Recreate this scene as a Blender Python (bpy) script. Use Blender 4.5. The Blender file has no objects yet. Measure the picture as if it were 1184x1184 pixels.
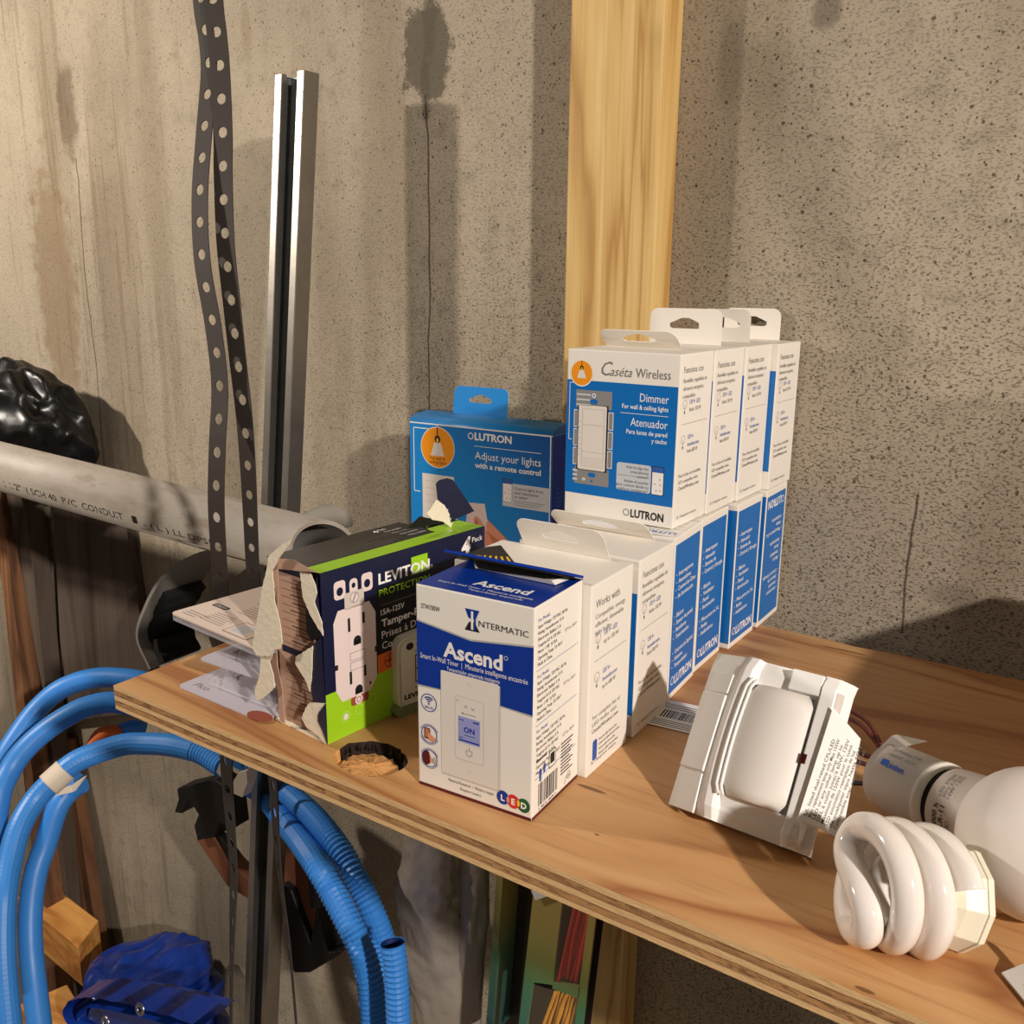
import bpy, bmesh, math, random
from mathutils import Vector, Matrix, noise
from mathutils.geometry import tessellate_polygon
random.seed(7)
S = bpy.context.scene
COL = S.collection
V3 = Vector
PI = math.pi

# ------------------------------------------------------------------ materials
def lin(c):
    return tuple(((x/255)/12.92 if x/255 <= .04045 else ((x/255+.055)/1.055)**2.4) for x in c) + (1,)
def mat(name, col=(200,200,200), rough=.6, metal=0, spec=.5, noise_amt=0, noise_scale=30, bump=0, bump_scale=60, alpha=None, trans=0, sub=0, coat=0):
    m = bpy.data.materials.new(name); m.use_nodes = True
    nt = m.node_tree; b = nt.nodes['Principled BSDF']
    b.inputs['Base Color'].default_value = lin(col)
    b.inputs['Roughness'].default_value = rough
    b.inputs['Metallic'].default_value = metal
    b.inputs['Specular IOR Level'].default_value = spec
    b.inputs['Transmission Weight'].default_value = trans
    b.inputs['Coat Weight'].default_value = coat
    if sub:
        b.inputs['Subsurface Weight'].default_value = sub
        b.inputs['Subsurface Scale'].default_value = .006
    if alpha is not None: b.inputs['Alpha'].default_value = alpha
    if noise_amt or bump:
        tc = nt.nodes.new('ShaderNodeTexCoord')
        n = nt.nodes.new('ShaderNodeTexNoise'); n.inputs['Scale'].default_value = noise_scale; n.inputs['Detail'].default_value = 5
        nt.links.new(tc.outputs['Object'], n.inputs['Vector'])
    if noise_amt:
        mx = nt.nodes.new('ShaderNodeMix'); mx.data_type = 'RGBA'
        c = lin(col)
        mx.inputs['A'].default_value = tuple(x*(1-noise_amt) for x in c[:3])+(1,)
        mx.inputs['B'].default_value = tuple(min(1, x*(1+noise_amt)) for x in c[:3])+(1,)
        nt.links.new(n.outputs['Fac'], mx.inputs['Factor']); nt.links.new(mx.outputs['Result'], b.inputs['Base Color'])
    if bump:
        n2 = nt.nodes.new('ShaderNodeTexNoise'); n2.inputs['Scale'].default_value = bump_scale; n2.inputs['Detail'].default_value = 4
        nt.links.new(tc.outputs['Object'], n2.inputs['Vector'])
        bp = nt.nodes.new('ShaderNodeBump'); bp.inputs['Strength'].default_value = bump; bp.inputs['Distance'].default_value = .002
        nt.links.new(n2.outputs['Fac'], bp.inputs['Height']); nt.links.new(bp.outputs['Normal'], b.inputs['Normal'])
    return m

class NT:
    """tiny helper for writing node graphs"""
    def __init__(s, name):
        s.m = bpy.data.materials.new(name); s.m.use_nodes = True
        s.t = s.m.node_tree; s.b = s.t.nodes['Principled BSDF']; s.L = s.t.links
    def n(s, kind, **kw):
        nd = s.t.nodes.new('ShaderNode'+kind)
        for k, v in kw.items():
            if k[0] == '_': setattr(nd, k[1:], v)
            else:
                i = nd.inputs[k.replace('_', ' ')] if not k[1:].isdigit() else nd.inputs[int(k[1:])]
                if isinstance(v, bpy.types.NodeSocket): s.L.new(v, i)
                else: i.default_value = v
        return nd
    def math(s, op, a, b=0.0, clamp=False):
        nd = s.t.nodes.new('ShaderNodeMath'); nd.operation = op; nd.use_clamp = clamp
        for i, v in enumerate((a, b)):
            if isinstance(v, bpy.types.NodeSocket): s.L.new(v, nd.inputs[i])
            else: nd.inputs[i].default_value = v
        return nd.outputs[0]
    def ramp(s, fac, stops):
        nd = s.t.nodes.new('ShaderNodeValToRGB'); s.L.new(fac, nd.inputs[0])
        cr = nd.color_ramp
        while len(cr.elements) < len(stops): cr.elements.new(.5)
        for e, (p, c) in zip(cr.elements, stops):
            e.position = p; e.color = c if len(c) == 4 else tuple(c)+(1,)
        return nd.outputs[0]
    def mix(s, f, a, b, mode='MIX'):
        nd = s.t.nodes.new('ShaderNodeMix'); nd.data_type = 'RGBA'; nd.blend_type = mode
        for k, v in (('Factor', f), ('A', a), ('B', b)):
            if isinstance(v, bpy.types.NodeSocket): s.L.new(v, nd.inputs[k])
            else: nd.inputs[k].default_value = v
        return nd.outputs['Result']
    def smooth(s, x, a, b):
        nd = s.t.nodes.new('ShaderNodeMapRange'); nd.interpolation_type = 'SMOOTHSTEP'
        s.L.new(x, nd.inputs[0]); nd.inputs[1].default_value = a; nd.inputs[2].default_value = b
        return nd.outputs[0]
    def mapping(s, vec, scale=(1,1,1), loc=(0,0,0)):
        nd = s.t.nodes.new('ShaderNodeMapping'); s.L.new(vec, nd.inputs[0])
        nd.inputs['Scale'].default_value = scale; nd.inputs['Location'].default_value = loc
        return nd.outputs[0]

def concrete():
    k = NT('poured concrete'); tc = k.n('TexCoord'); P = tc.outputs['Object']
    sep = k.n('SeparateXYZ', Vector=P); X, Z = sep.outputs[0], sep.outputs[2]
    big = k.n('TexNoise', Vector=P, Scale=5.0, Detail=6.0).outputs['Fac']
    med = k.n('TexNoise', Vector=P, Scale=34.0, Detail=8.0, Roughness=.65).outputs['Fac']
    fine = k.n('TexNoise', Vector=k.mapping(P, (1,1,1.9)), Scale=330.0, Detail=4.0, Roughness=.65).outputs['Fac']
    streak = k.n('TexNoise', Vector=k.mapping(P, (1,1,.05)), Scale=85.0, Detail=5.0, Roughness=.6).outputs['Fac']
    base = k.ramp(big, [(.3, lin((158,147,129))), (.7, lin((187,174,153)))])
    band = k.n('TexNoise', Vector=k.mapping(P, (1,1,.12)), Scale=7.0, Detail=4.0, Roughness=.55).outputs['Fac']
    base = k.mix(k.smooth(med, .35, .7), base, lin((172,160,140)))
    base = k.mix(k.math('MULTIPLY', k.smooth(band, .50, .64), .42), base, lin((128,112,90)))
    base = k.mix(k.math('MULTIPLY', k.smooth(med, .52, .72), .35), base, lin((120,112,98)))
    # right side is rougher and speckled, left side has vertical formwork streaks
    rightness = k.smooth(X, -.35, .25); leftness = k.smooth(X, -.38, -.62)
    low = k.smooth(Z, .45, .15)
    spk = k.smooth(fine, .50, .62)
    dens = k.math('ADD', k.math('MULTIPLY', rightness, .34), .34)
    dens = k.math('MULTIPLY', dens, k.math('ADD', k.math('MULTIPLY', low, .45), .75))
    base = k.mix(k.math('MULTIPLY', spk, dens), base, lin((84,76,64)))
    base = k.mix(k.math('MULTIPLY', k.smooth(streak, .52, .66), k.math('ADD', k.math('MULTIPLY', leftness, .36), .05)), base, lin((118,100,76)))
    # bug holes
    dist = k.n('TexNoise', Vector=P, Scale=60.0, Detail=2.0).outputs['Color']
    wob = k.n('VectorMath', _operation='ADD')
    k.L.new(P, wob.inputs[0]); sc = k.n('VectorMath', _operation='SCALE'); k.L.new(dist, sc.inputs[0]); sc.inputs['Scale'].default_value = .006
    k.L.new(sc.outputs[0], wob.inputs[1])
    holes = None
    for s_, th, msk in ((95.0, .17, .66), (190.0, .22, .52)):
        v = k.n('TexVoronoi', Vector=wob.outputs[0], Scale=s_)
        sel = k.n('SeparateColor', Color=v.outputs['Color']).outputs[0]
        hh = k.math('MULTIPLY', k.smooth(v.outputs['Distance'], th, th*.55), k.math('GREATER_THAN', sel, msk))
        holes = hh if holes is None else k.math('MAXIMUM', holes, hh)
    hd = k.math('MULTIPLY', holes, k.math('ADD', k.math('MULTIPLY', rightness, .35), .42))
    base = k.mix(hd, base, lin((70,60,48)))
    # stains with shapes of their own
    def blob(cx, cz, rx, rz, soft=.35, wobble=.5):
        dx = k.math('DIVIDE', k.math('SUBTRACT', X, cx), rx); dz = k.math('DIVIDE', k.math('SUBTRACT', Z, cz), rz)
        r = k.math('SQRT', k.math('ADD', k.math('MULTIPLY', dx, dx), k.math('MULTIPLY', dz, dz)))
        r = k.math('ADD', r, k.math('ADD', k.math('MULTIPLY', k.math('SUBTRACT', med, .5), wobble*4), k.math('MULTIPLY', k.math('SUBTRACT', fine, .5), 1.2)))
        return k.smooth(r, 1.0+soft*.5, 1.0-soft*.5)
    grey = lin((92,84,72)); brown = lin((120,96,66))
    for c, f, col in (((-0.0618, 0.5095, .029, .048, .2), .85, grey), ((-0.0579, 0.5485, .008, .05, .5), .6, grey),
                   ((-0.0636, 0.4750, .006, .028, .5), .7, grey),
                   ((-0.7768, 0.2760, .05, .17, .5), .55, brown), ((-0.7016, 0.5152, .020, .06, .6), .65, lin((96,82,62))),
                   ((0.2622, 0.4573, .010, .03, .9), .35, grey), ((0.3370, 0.4910, .010, .014, .6), .6, grey),
                   ((0.4812, 0.0397, .02, .010, .9), .4, grey), ((-0.3277, 0.5598, .008, .03, .8), .25, brown)):
        base = k.mix(k.math('MULTIPLY', blob(*c), f), base, col)
    # hairline cracks
    for cx, z0, z1 in ((-0.0638, .06, .47), (-0.6959, -.3, .45), (0.4448, .0, .12)):
        w = k.math('ABSOLUTE', k.math('SUBTRACT', k.math('SUBTRACT', X, cx), k.math('MULTIPLY', k.math('SUBTRACT', big, .5), .03)))
        ln = k.math('MULTIPLY', k.smooth(w, .0016, .0004), k.math('MULTIPLY', k.math('GREATER_THAN', Z, z0), k.math('LESS_THAN', Z, z1)))
        base = k.mix(k.math('MULTIPLY', ln, .8), base, lin((60,52,42)))
    k.L.new(base, k.b.inputs['Base Color']); k.b.inputs['Roughness'].default_value = .93
    k.b.inputs['Specular IOR Level'].default_value = .2
    h = k.math('ADD', k.math('MULTIPLY', fine, .5), k.math('MULTIPLY', med, .5))
    h = k.math('SUBTRACT', h, k.math('MULTIPLY', holes, .9))
    bp = k.n('Bump', Strength=.55, Distance=.0016, Height=h)
    k.L.new(bp.outputs[0], k.b.inputs['Normal'])
    return k.m

def wood(name, c1, c2, c3, scale=(3.0, 26.0, 26.0), ring=7.0, rough=.6, dist=2.5, knots=None, offs=(0,0,0)):
    k = NT(name); tc = k.n('TexCoord'); P = k.mapping(tc.outputs['Object'], (1,1,1), offs)
    Q = k.mapping(P, scale)
    wn = k.n('TexNoise', Vector=Q, Scale=.55, Detail=4.0, Roughness=.55, Distortion=.9).outputs['Fac']
    r = k.math('FRACT', k.math('MULTIPLY', wn, ring))
    tri = k.math('ABSOLUTE', k.math('SUBTRACT', k.math('MULTIPLY', r, 2.0), 1.0))
    fib = k.n('TexNoise', Vector=k.mapping(P, tuple(x*(3.0 if x < 10 else 18.0) for x in scale)), Scale=1.0, Detail=6.0, Roughness=.65).outputs['Fac']
    blot = k.n('TexNoise', Vector=Q, Scale=.25, Detail=3.0).outputs['Fac']
    base = k.ramp(tri, [(.0, c1), (.62, c2), (1.0, c3)])
    base = k.mix(k.math('MULTIPLY', k.smooth(blot, .42, .66), .45), base, c3)
    base = k.mix(k.math('MULTIPLY', k.smooth(fib, .5, .7), .5), base, c3)
    if knots:
        sp = k.n('SeparateXYZ', Vector=tc.outputs['Object'])
        for (ax, a, b_, rx, rz) in knots:
            u = sp.outputs[0]; v = sp.outputs[ax]
            dx = k.math('DIVIDE', k.math('SUBTRACT', u, a), rx); dz = k.math('DIVIDE', k.math('SUBTRACT', v, b_), rz)
            rr = k.math('SQRT', k.math('ADD', k.math('MULTIPLY', dx, dx), k.math('MULTIPLY', dz, dz)))
            rr = k.math('ADD', rr, k.math('MULTIPLY', k.math('SUBTRACT', fib, .5), .5))
            base = k.mix(k.math('MULTIPLY', k.smooth(rr, 1.15, .75), .8), base, lin((96,58,24)))
    k.L.new(base, k.b.inputs['Base Color']); k.b.inputs['Roughness'].default_value = rough
    bp = k.n('Bump', Strength=.25, Distance=.0006, Height=fib); k.L.new(bp.outputs[0], k.b.inputs['Normal'])
    return k.m

def ply_edge():
    k = NT('plywood edge'); tc = k.n('TexCoord'); P = tc.outputs['Object']
    z = k.n('SeparateXYZ', Vector=P).outputs[2]
    wob = k.n('TexNoise', Vector=k.mapping(P, (14,14,14)), Scale=1.0, Detail=3.0).outputs['Fac']
    zz = k.math('ADD', z, k.math('MULTIPLY', k.math('SUBTRACT', wob, .5), .0022))
    f = k.math('DIVIDE', k.math('MULTIPLY', zz, -1.0), .0183)
    pale = lin((226,186,132)); mid = lin((190,140,88)); dk = lin((150,108,68))
    base = k.ramp(f, [(0.0, pale), (.17, pale), (.20, dk), (.24, mid), (.36, lin((170,122,76))), (.40, dk), (.43, pale), (.58, pale), (.61, dk), (.65, mid), (.78, mid), (.81, dk), (.84, pale), (1.0, pale)])
    rag = k.n('TexNoise', Vector=k.mapping(P, (90,90,420)), Scale=1.0, Detail=5.0, Roughness=.7).outputs['Fac']
    inply = k.math('MAXIMUM', k.math('MULTIPLY', k.smooth(f, .2, .24), k.smooth(f, .42, .38)), k.math('MULTIPLY', k.smooth(f, .6, .64), k.smooth(f, .82, .78)))
    patchy = k.smooth(k.n('TexNoise', Vector=k.mapping(P, (9,9,60)), Scale=1.0, Detail=3.0).outputs['Fac'], .38, .62)
    v = k.math('MULTIPLY', k.math('MULTIPLY', inply, k.math('ADD', k.math('MULTIPLY', patchy, .7), .3)), k.smooth(rag, .48, .58))
    base = k.mix(k.math('MULTIPLY', v, .75), base, lin((104,70,42)))
    void = k.n('TexNoise', Vector=k.mapping(P, (22,22,220)), Scale=1.0, Detail=2.0).outputs['Fac']
    base = k.mix(k.math('MULTIPLY', k.smooth(void, .66, .72), inply), base, lin((38,22,12)))
    k.L.new(base, k.b.inputs['Base Color']); k.b.inputs['Roughness'].default_value = .8
    bp = k.n('Bump', Strength=.8, Distance=.0012, Height=k.math('SUBTRACT', rag, k.math('MULTIPLY', v, .8))); k.L.new(bp.outputs[0], k.b.inputs['Normal'])
    return k.m

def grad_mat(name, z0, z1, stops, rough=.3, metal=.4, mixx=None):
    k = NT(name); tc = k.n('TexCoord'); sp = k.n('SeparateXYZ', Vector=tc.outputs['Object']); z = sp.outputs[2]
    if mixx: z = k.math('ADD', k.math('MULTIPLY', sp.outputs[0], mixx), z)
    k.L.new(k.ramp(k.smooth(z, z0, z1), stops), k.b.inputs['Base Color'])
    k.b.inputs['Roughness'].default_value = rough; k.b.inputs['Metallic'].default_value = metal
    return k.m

def pipe_mat():
    k = NT('weathered grey pvc'); tc = k.n('TexCoord'); P = tc.outputs['Object']
    n1 = k.n('TexNoise', Vector=k.mapping(P, (1,3,3)), Scale=9.0, Detail=6.0, Roughness=.6).outputs['Fac']
    sc = k.n('TexNoise', Vector=k.mapping(P, (1.2,9,9)), Scale=22.0, Detail=5.0, Roughness=.7, Distortion=1.2).outputs['Fac']
    base = k.ramp(n1, [(.3, lin((140,128,112))), (.5, lin((164,155,143))), (.75, lin((172,163,152)))])
    base = k.mix(k.math('MULTIPLY', k.smooth(n1, .56, .66), .5), base, lin((120,98,72)))
    base = k.mix(k.math('MULTIPLY', k.smooth(sc, .62, .68), .6), base, lin((96,82,64)))
    k.L.new(base, k.b.inputs['Base Color']); k.b.inputs['Roughness'].default_value = .5
    return k.m

WHITE = mat('white paperboard', (236,230,220), .55, noise_amt=.02)
WHITE2 = mat('white card edge', (238,232,222), .7)
LBLUE = mat('printed mid blue', (4,106,186), .35)
RBLUE = mat('printed sky blue', (24,136,212), .35)
RBLUED = mat('printed deep blue', (14,84,158), .35)
DBLUE = mat('printed dark blue', (6,52,148), .35)
NAVY = mat('printed navy', (13,20,54), .4)
NBLK = mat('printed blackish navy', (8,9,16), .35)
GREEN = mat('printed lime green', (154,204,30), .4)
GREEN2 = mat('printed pale green', (178,220,96), .4)
ORNG = mat('printed orange', (226,110,36), .4)
AMBR = mat('printed amber', (240,150,16), .4)
INK = mat('black ink', (28,26,26), .5)
INKG = mat('grey ink', (118,114,112), .5)
INKW = mat('white ink', (240,236,232), .5)
INKB = mat('blue ink', (40,90,170), .5)
MGREY = mat('printed metal grey', (138,136,134), .4)
MGREY2 = mat('printed pale grey', (198,202,208), .4)
PLATE = mat('printed ivory', (226,218,208), .45)
PLATE2 = mat('printed ivory shadow', (204,194,184), .45)
PINKW = mat('printed outlet white', (226,208,204), .45)
LCD = mat('printed lcd lilac', (150,154,206), .4)
MAROON = mat('printed maroon', (92,20,30), .4)
REDI = mat('printed red', (214,44,40), .4)
GRNI = mat('printed dark green', (10,90,50), .4)
YELI = mat('printed yellow', (240,196,40), .4)
SKIN = mat('printed skin', (222,150,120), .45)
SKIN2 = mat('printed skin dark', (196,116,84), .45)
SILV = mat('printed silver line', (178,176,170), .4)
CARD = mat('torn kraft board', (232,220,196), .85, noise_amt=.08, bump=.4, bump_scale=220)
TAN = mat('tan inner board', (184,150,128), .7, noise_amt=.04)
TAND = mat('tan ink', (112,70,52), .7)
CONC = concrete()
BOARD = wood('plywood face', lin((206,160,108)), lin((194,145,92)), lin((158,102,58)), scale=(2.6, 11.0, 11.0), ring=6.0, rough=.55, dist=2.0, offs=(.31,.12,0), knots=[(1, 0.3498, 0.0747, .010, .0018), (1, 0.5185, 0.0029, .004, .0012), (1, 0.3743, 0.0366, .0015, .0008), (1, 0.1693, -0.0130, .006, .002), (1, 0.4138, 0.3723, .02, .0016)])
PLY = ply_edge()
STUDM = wood('pine stud', lin((226,194,130)), lin((214,178,110)), lin((182,138,74)), scale=(15.0, 15.0, 1.0), ring=8.0, rough=.6, knots=[(2, .136, .163, .008, .012)], offs=(.2,0,.3))
STUDD = wood('old brown lumber', lin((150,104,66)), lin((120,80,50)), lin((84,54,34)), scale=(16.0, 16.0, 1.2), ring=6.0, rough=.8)
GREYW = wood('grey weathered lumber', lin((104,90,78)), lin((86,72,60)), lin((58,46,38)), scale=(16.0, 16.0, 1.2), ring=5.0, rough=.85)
BLOCKM = wood('pale lumber block', lin((222,164,88)), lin((210,148,74)), lin((180,116,50)), scale=(4.0, 16.0, 16.0), ring=6.0, rough=.7)
HOLER = mat('ragged dark wood fibre', (40,24,16), .9, bump=.8, bump_scale=300)
HOLEF = mat('bored wood', (206,150,90), .85, noise_amt=.3, noise_scale=260, bump=.9, bump_scale=260)
GALV = mat('galvanised steel', (166,161,153), .40, metal=.95, noise_amt=.18, noise_scale=40, bump=.05, bump_scale=80)
GALVD = mat('galvanised steel inside', (120,122,120), .5, metal=.85, noise_amt=.25, noise_scale=50)
STRAPM = mat('dull strap steel', (56,49,43), .7, spec=.3, noise_amt=.1)
PIPE = pipe_mat()
PIPEIN = mat('shaded grey pvc inside', (58,55,52), .6)  # colour darkened to put in the shade inside the pipe
HOSE = mat('blue conduit', (58,138,222), .42, noise_amt=.04)
HOSEIN = mat('blue conduit inside', (10,40,100), .5)
TAPE = mat('masking tape', (222,208,188), .7)
OTAPE = mat('orange tape', (236,112,34), .6)
BAG = mat('black bin bag', (5,5,6), .34, spec=.5)
TARP = mat('blue tarpaulin', (16,52,140), .27, spec=.6, bump=.3, bump_scale=60)
GROM = mat('grommet metal', (190,190,190), .3, metal=1)
BLACKP = mat('black plastic', (6,6,7), .55)
BROWNL = mat('brown leather', (120,72,46), .6, noise_amt=.15)
GREYR = mat('grey rubber', (138,132,122), .6, noise_amt=.12)
BLKR = mat('black ragged rubber', (20,18,18), .8)
SILVB = mat('crumpled grey plastic', (150,140,130), .28, spec=.7, noise_amt=.15, bump=1.0, bump_scale=45)
DARKB = mat('dark brown plastic', (26,17,14), .5)
PLAST = mat('sensor white plastic', (246,243,239), .38, sub=.05)
LENS = mat('milky lens', (232,226,218), .45, sub=.2)
REDL = mat('dark red window', (70,10,10), .3)
GLASS = mat('glossy lamp tube', (240,232,224), .10, spec=.7, sub=.15, coat=.4)
COLLAR = mat('cream lamp collar', (232,226,204), .4)
GLOBE = mat('frosted globe', (228,218,210), .5, bump=.3, bump_scale=26, noise_amt=.03)
SOCK = mat('ceramic socket', (206,198,190), .5, noise_amt=.05)
SOCKW = mat('pale socket rim', (232,228,216), .45)
BULBW = mat('lamp neck grey white', (206,194,184), .45)
GAP = mat('dark gap', (24,12,10), .8)
WIREM = mat('brown wire', (104,44,34), .45)
WIREK = mat('black wire', (16,14,14), .4)
BLIS = mat('clear blister plastic', (226,224,232), .10, spec=.8, alpha=.32)
BLISC = mat('blister backing card', (196,190,200), .4)
NEWSP = mat('insert card', (226,208,196), .6)
REDC = mat('red brown card', (150,76,56), .5)
LABEL = mat('white label', (240,236,230), .5)
WINDOW = mat('clear pack window', (200,180,150), .08, alpha=.07)
REDT = mat('red cable ties', (206,30,34), .35)
YELT = mat('yellow cable ties', (226,160,40), .35)
FLOORM = mat('dusty floor', (120,108,94), .9, noise_amt=.2, noise_scale=8)
KRAFT = mat('kraft cardboard', (176,134,92), .8, noise_amt=.05)

# ------------------------------------------------------------------ mesh building
class MB:
    def __init__(s): s.v = []; s.f = []; s.m = []; s.sm = []; s.mats = []
    def mi(s, m):
        if m not in s.mats: s.mats.append(m)
        return s.mats.index(m)
    def add(s, vs, fs, m, smooth=False):
        o = len(s.v); s.v.extend([tuple(p) for p in vs]); k = s.mi(m)
        for f in fs: s.f.append([i+o for i in f]); s.m.append(k); s.sm.append(smooth)
    def poly(s, pts, m): s.add(pts, [list(range(len(pts)))], m)
    def tess(s, pts, m):
        tri = tessellate_polygon([[V3(p) for p in pts]])
        s.add(pts, [list(t) for t in tri], m)
    def hexa(s, p, m):
        """8 points: bottom ring 0-3, top ring 4-7"""
        s.add(p, [[3,2,1,0],[4,5,6,7],[0,1,5,4],[1,2,6,5],[2,3,7,6],[3,0,4,7]], m)
    def box(s, O, A, B, Cc, m):
        O, A, B, Cc = V3(O), V3(A), V3(B), V3(Cc)
        s.hexa([O, O+A, O+A+B, O+B, O+Cc, O+A+Cc, O+A+B+Cc, O+B+Cc], m)
    def bevbox(s, O, A, B, Cc, m, r=.0008, seg=2):
        O, A, B, Cc = V3(O), V3(A), V3(B), V3(Cc)
        bm = bmesh.new()
        vs = [bm.verts.new(p) for p in (O, O+A, O+A+B, O+B, O+Cc, O+A+Cc, O+A+B+Cc, O+B+Cc)]
        for f in ([3,2,1,0],[4,5,6,7],[0,1,5,4],[1,2,6,5],[2,3,7,6],[3,0,4,7]): bm.faces.new([vs[i] for i in f])
        bmesh.ops.bevel(bm, geom=list(bm.edges), offset=r, segments=seg, affect='EDGES', profile=.5)
        bm.verts.index_update()
        s.add([v.co.copy() for v in bm.verts], [[v.index for v in f.verts] for f in bm.faces], m, False); bm.free()
    def prism(s, pts, D, m, mside=None):
        """closed polygon pts (3D) extruded by D"""
        D = V3(D); n = len(pts); P = [V3(p) for p in pts]; Q = [p+D for p in P]
        tri = tessellate_polygon([P])
        s.add(P+Q, [list(t)[::-1] for t in tri]+[[i+n for i in t] for t in tri], m)
        s.add(P+Q, [[i, (i+1) % n, (i+1) % n+n, i+n] for i in range(n)], mside or m)
    def tube(s, path, r, m, n=14, caps=True, smooth=True, flat=1.0, up=None):
        P = [V3(p) for p in path]; k = len(P); rr = r if callable(r) else (lambda t: r)
        T = []
        for i in range(k):
            a = P[min(i+1, k-1)]-P[max(i-1, 0)]; T.append(a.normalized())
        u = up or (V3((0,0,1)) if abs(T[0].z) < .9 else V3((0,1,0)))
        U = (u-T[0]*u.dot(T[0])).normalized(); vs = []
        for i in range(k):
            U = (U-T[i]*U.dot(T[i])).normalized(); W = T[i].cross(U); q = rr(i/(k-1))
            for j in range(n):
                a = 2*PI*j/n; vs.append(P[i]+U*(math.cos(a)*q*flat)+W*(math.sin(a)*q))
        fs = [[i*n+j, i*n+(j+1) % n, (i+1)*n+(j+1) % n, (i+1)*n+j] for i in range(k-1) for j in range(n)]
        s.add(vs, fs, m, smooth)
        if caps:
            s.add(vs[:n], [list(range(n))[::-1]], m); s.add(vs[-n:], [list(range(n))], m)
    def lathe(s, O, Ax, prof, m, n=32, smooth=True):
        """prof: list of (s along axis, radius); m may be list per segment"""
        O = V3(O); Ax = V3(Ax).normalized(); u = V3((0,0,1)) if abs(Ax.z) < .9 else V3((1,0,0))
        U = (u-Ax*u.dot(Ax)).normalized(); W = Ax.cross(U)
        for i in range(len(prof)-1):
            (a, ra), (b, rb) = prof[i], prof[i+1]
            vs = []
            for (t, r) in ((a, ra), (b, rb)):
                for j in range(n):
                    g = 2*PI*j/n; vs.append(O+Ax*t+(U*math.cos(g)+W*math.sin(g))*max(r, 1e-5))
            s.add(vs, [[j, (j+1) % n, (j+1) % n+n, j+n] for j in range(n)], m[i] if isinstance(m, list) else m, smooth)
    def build(s, name, parent=None, bevel=None, merge=True):
        me = bpy.data.meshes.new(name); me.from_pydata(s.v, [], s.f)
        for x in s.mats: me.materials.append(x)
        me.polygons.foreach_set('material_index', s.m); me.polygons.foreach_set('use_smooth', s.sm)
        if merge:
            bm = bmesh.new(); bm.from_mesh(me); bmesh.ops.remove_doubles(bm, verts=bm.verts, dist=1e-6); bm.to_mesh(me); bm.free()
        me.update()
        o = bpy.data.objects.new(name, me); COL.objects.link(o)
        if parent: o.parent = parent; o.matrix_parent_inverse = Matrix()
        if bevel:
            b = o.modifiers.new('soft edges', 'BEVEL'); b.width = bevel; b.segments = 2; b.limit_method = 'ANGLE'; b.angle_limit = .6
        return o

def tag(o, label=None, cat=None, group=None, kind=None):
    if label: o['label'] = label
    if cat: o['category'] = cat
    if group: o['group'] = group
    if kind: o['kind'] = kind
    return o
def empty(name, loc=(0,0,0), rz=0):
    o = bpy.data.objects.new(name, None); COL.objects.link(o); o.location = loc; o.rotation_euler = (0,0,rz); o.empty_display_size = .01
    return o

def spline(pts, per=8):
    P = [V3(p) for p in pts]; P = [P[0]*2-P[1]]+P+[P[-1]*2-P[-2]]; out = []
    for i in range(1, len(P)-2):
        for k in range(per):
            t = k/per; a, b, c, d = P[i-1:i+3]
            out.append(.5*((2*b)+(c-a)*t+(2*a-5*b+4*c-d)*t*t+(-a+3*b-3*c+d)*t**3))
    out.append(P[-2]); return out
def resample(pts, step):
    out = [pts[0].copy()]; acc = 0
    for a, b in zip(pts, pts[1:]):
        L = (b-a).length; p = 0
        while acc+L-p >= step:
            p += step-acc; acc = 0; out.append(a.lerp(b, p/L))
        acc += L-p
    return out

# ------------------------------------------------------------------ lettering
_tc = {}
def glyphs(txt, bold=0):
    key = (txt, bold)
    if key in _tc: return _tc[key]
    cu = bpy.data.curves.new('t', 'FONT'); cu.body = txt; cu.size = 1; cu.resolution_u = 2; cu.offset = bold; cu.fill_mode = 'FRONT'
    ob = bpy.data.objects.new('t', cu)
    COL.objects.link(ob); dg = bpy.context.evaluated_depsgraph_get(); dg.update()
    me = bpy.data.meshes.new_from_object(ob.evaluated_get(dg))
    vs = [(v.co.x, v.co.y) for v in me.vertices]; fs = [list(p.vertices) for p in me.polygons]
    bpy.data.objects.remove(ob); bpy.data.curves.remove(cu); bpy.data.meshes.remove(me)
    _tc[key] = (vs, fs); return _tc[key]

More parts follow.
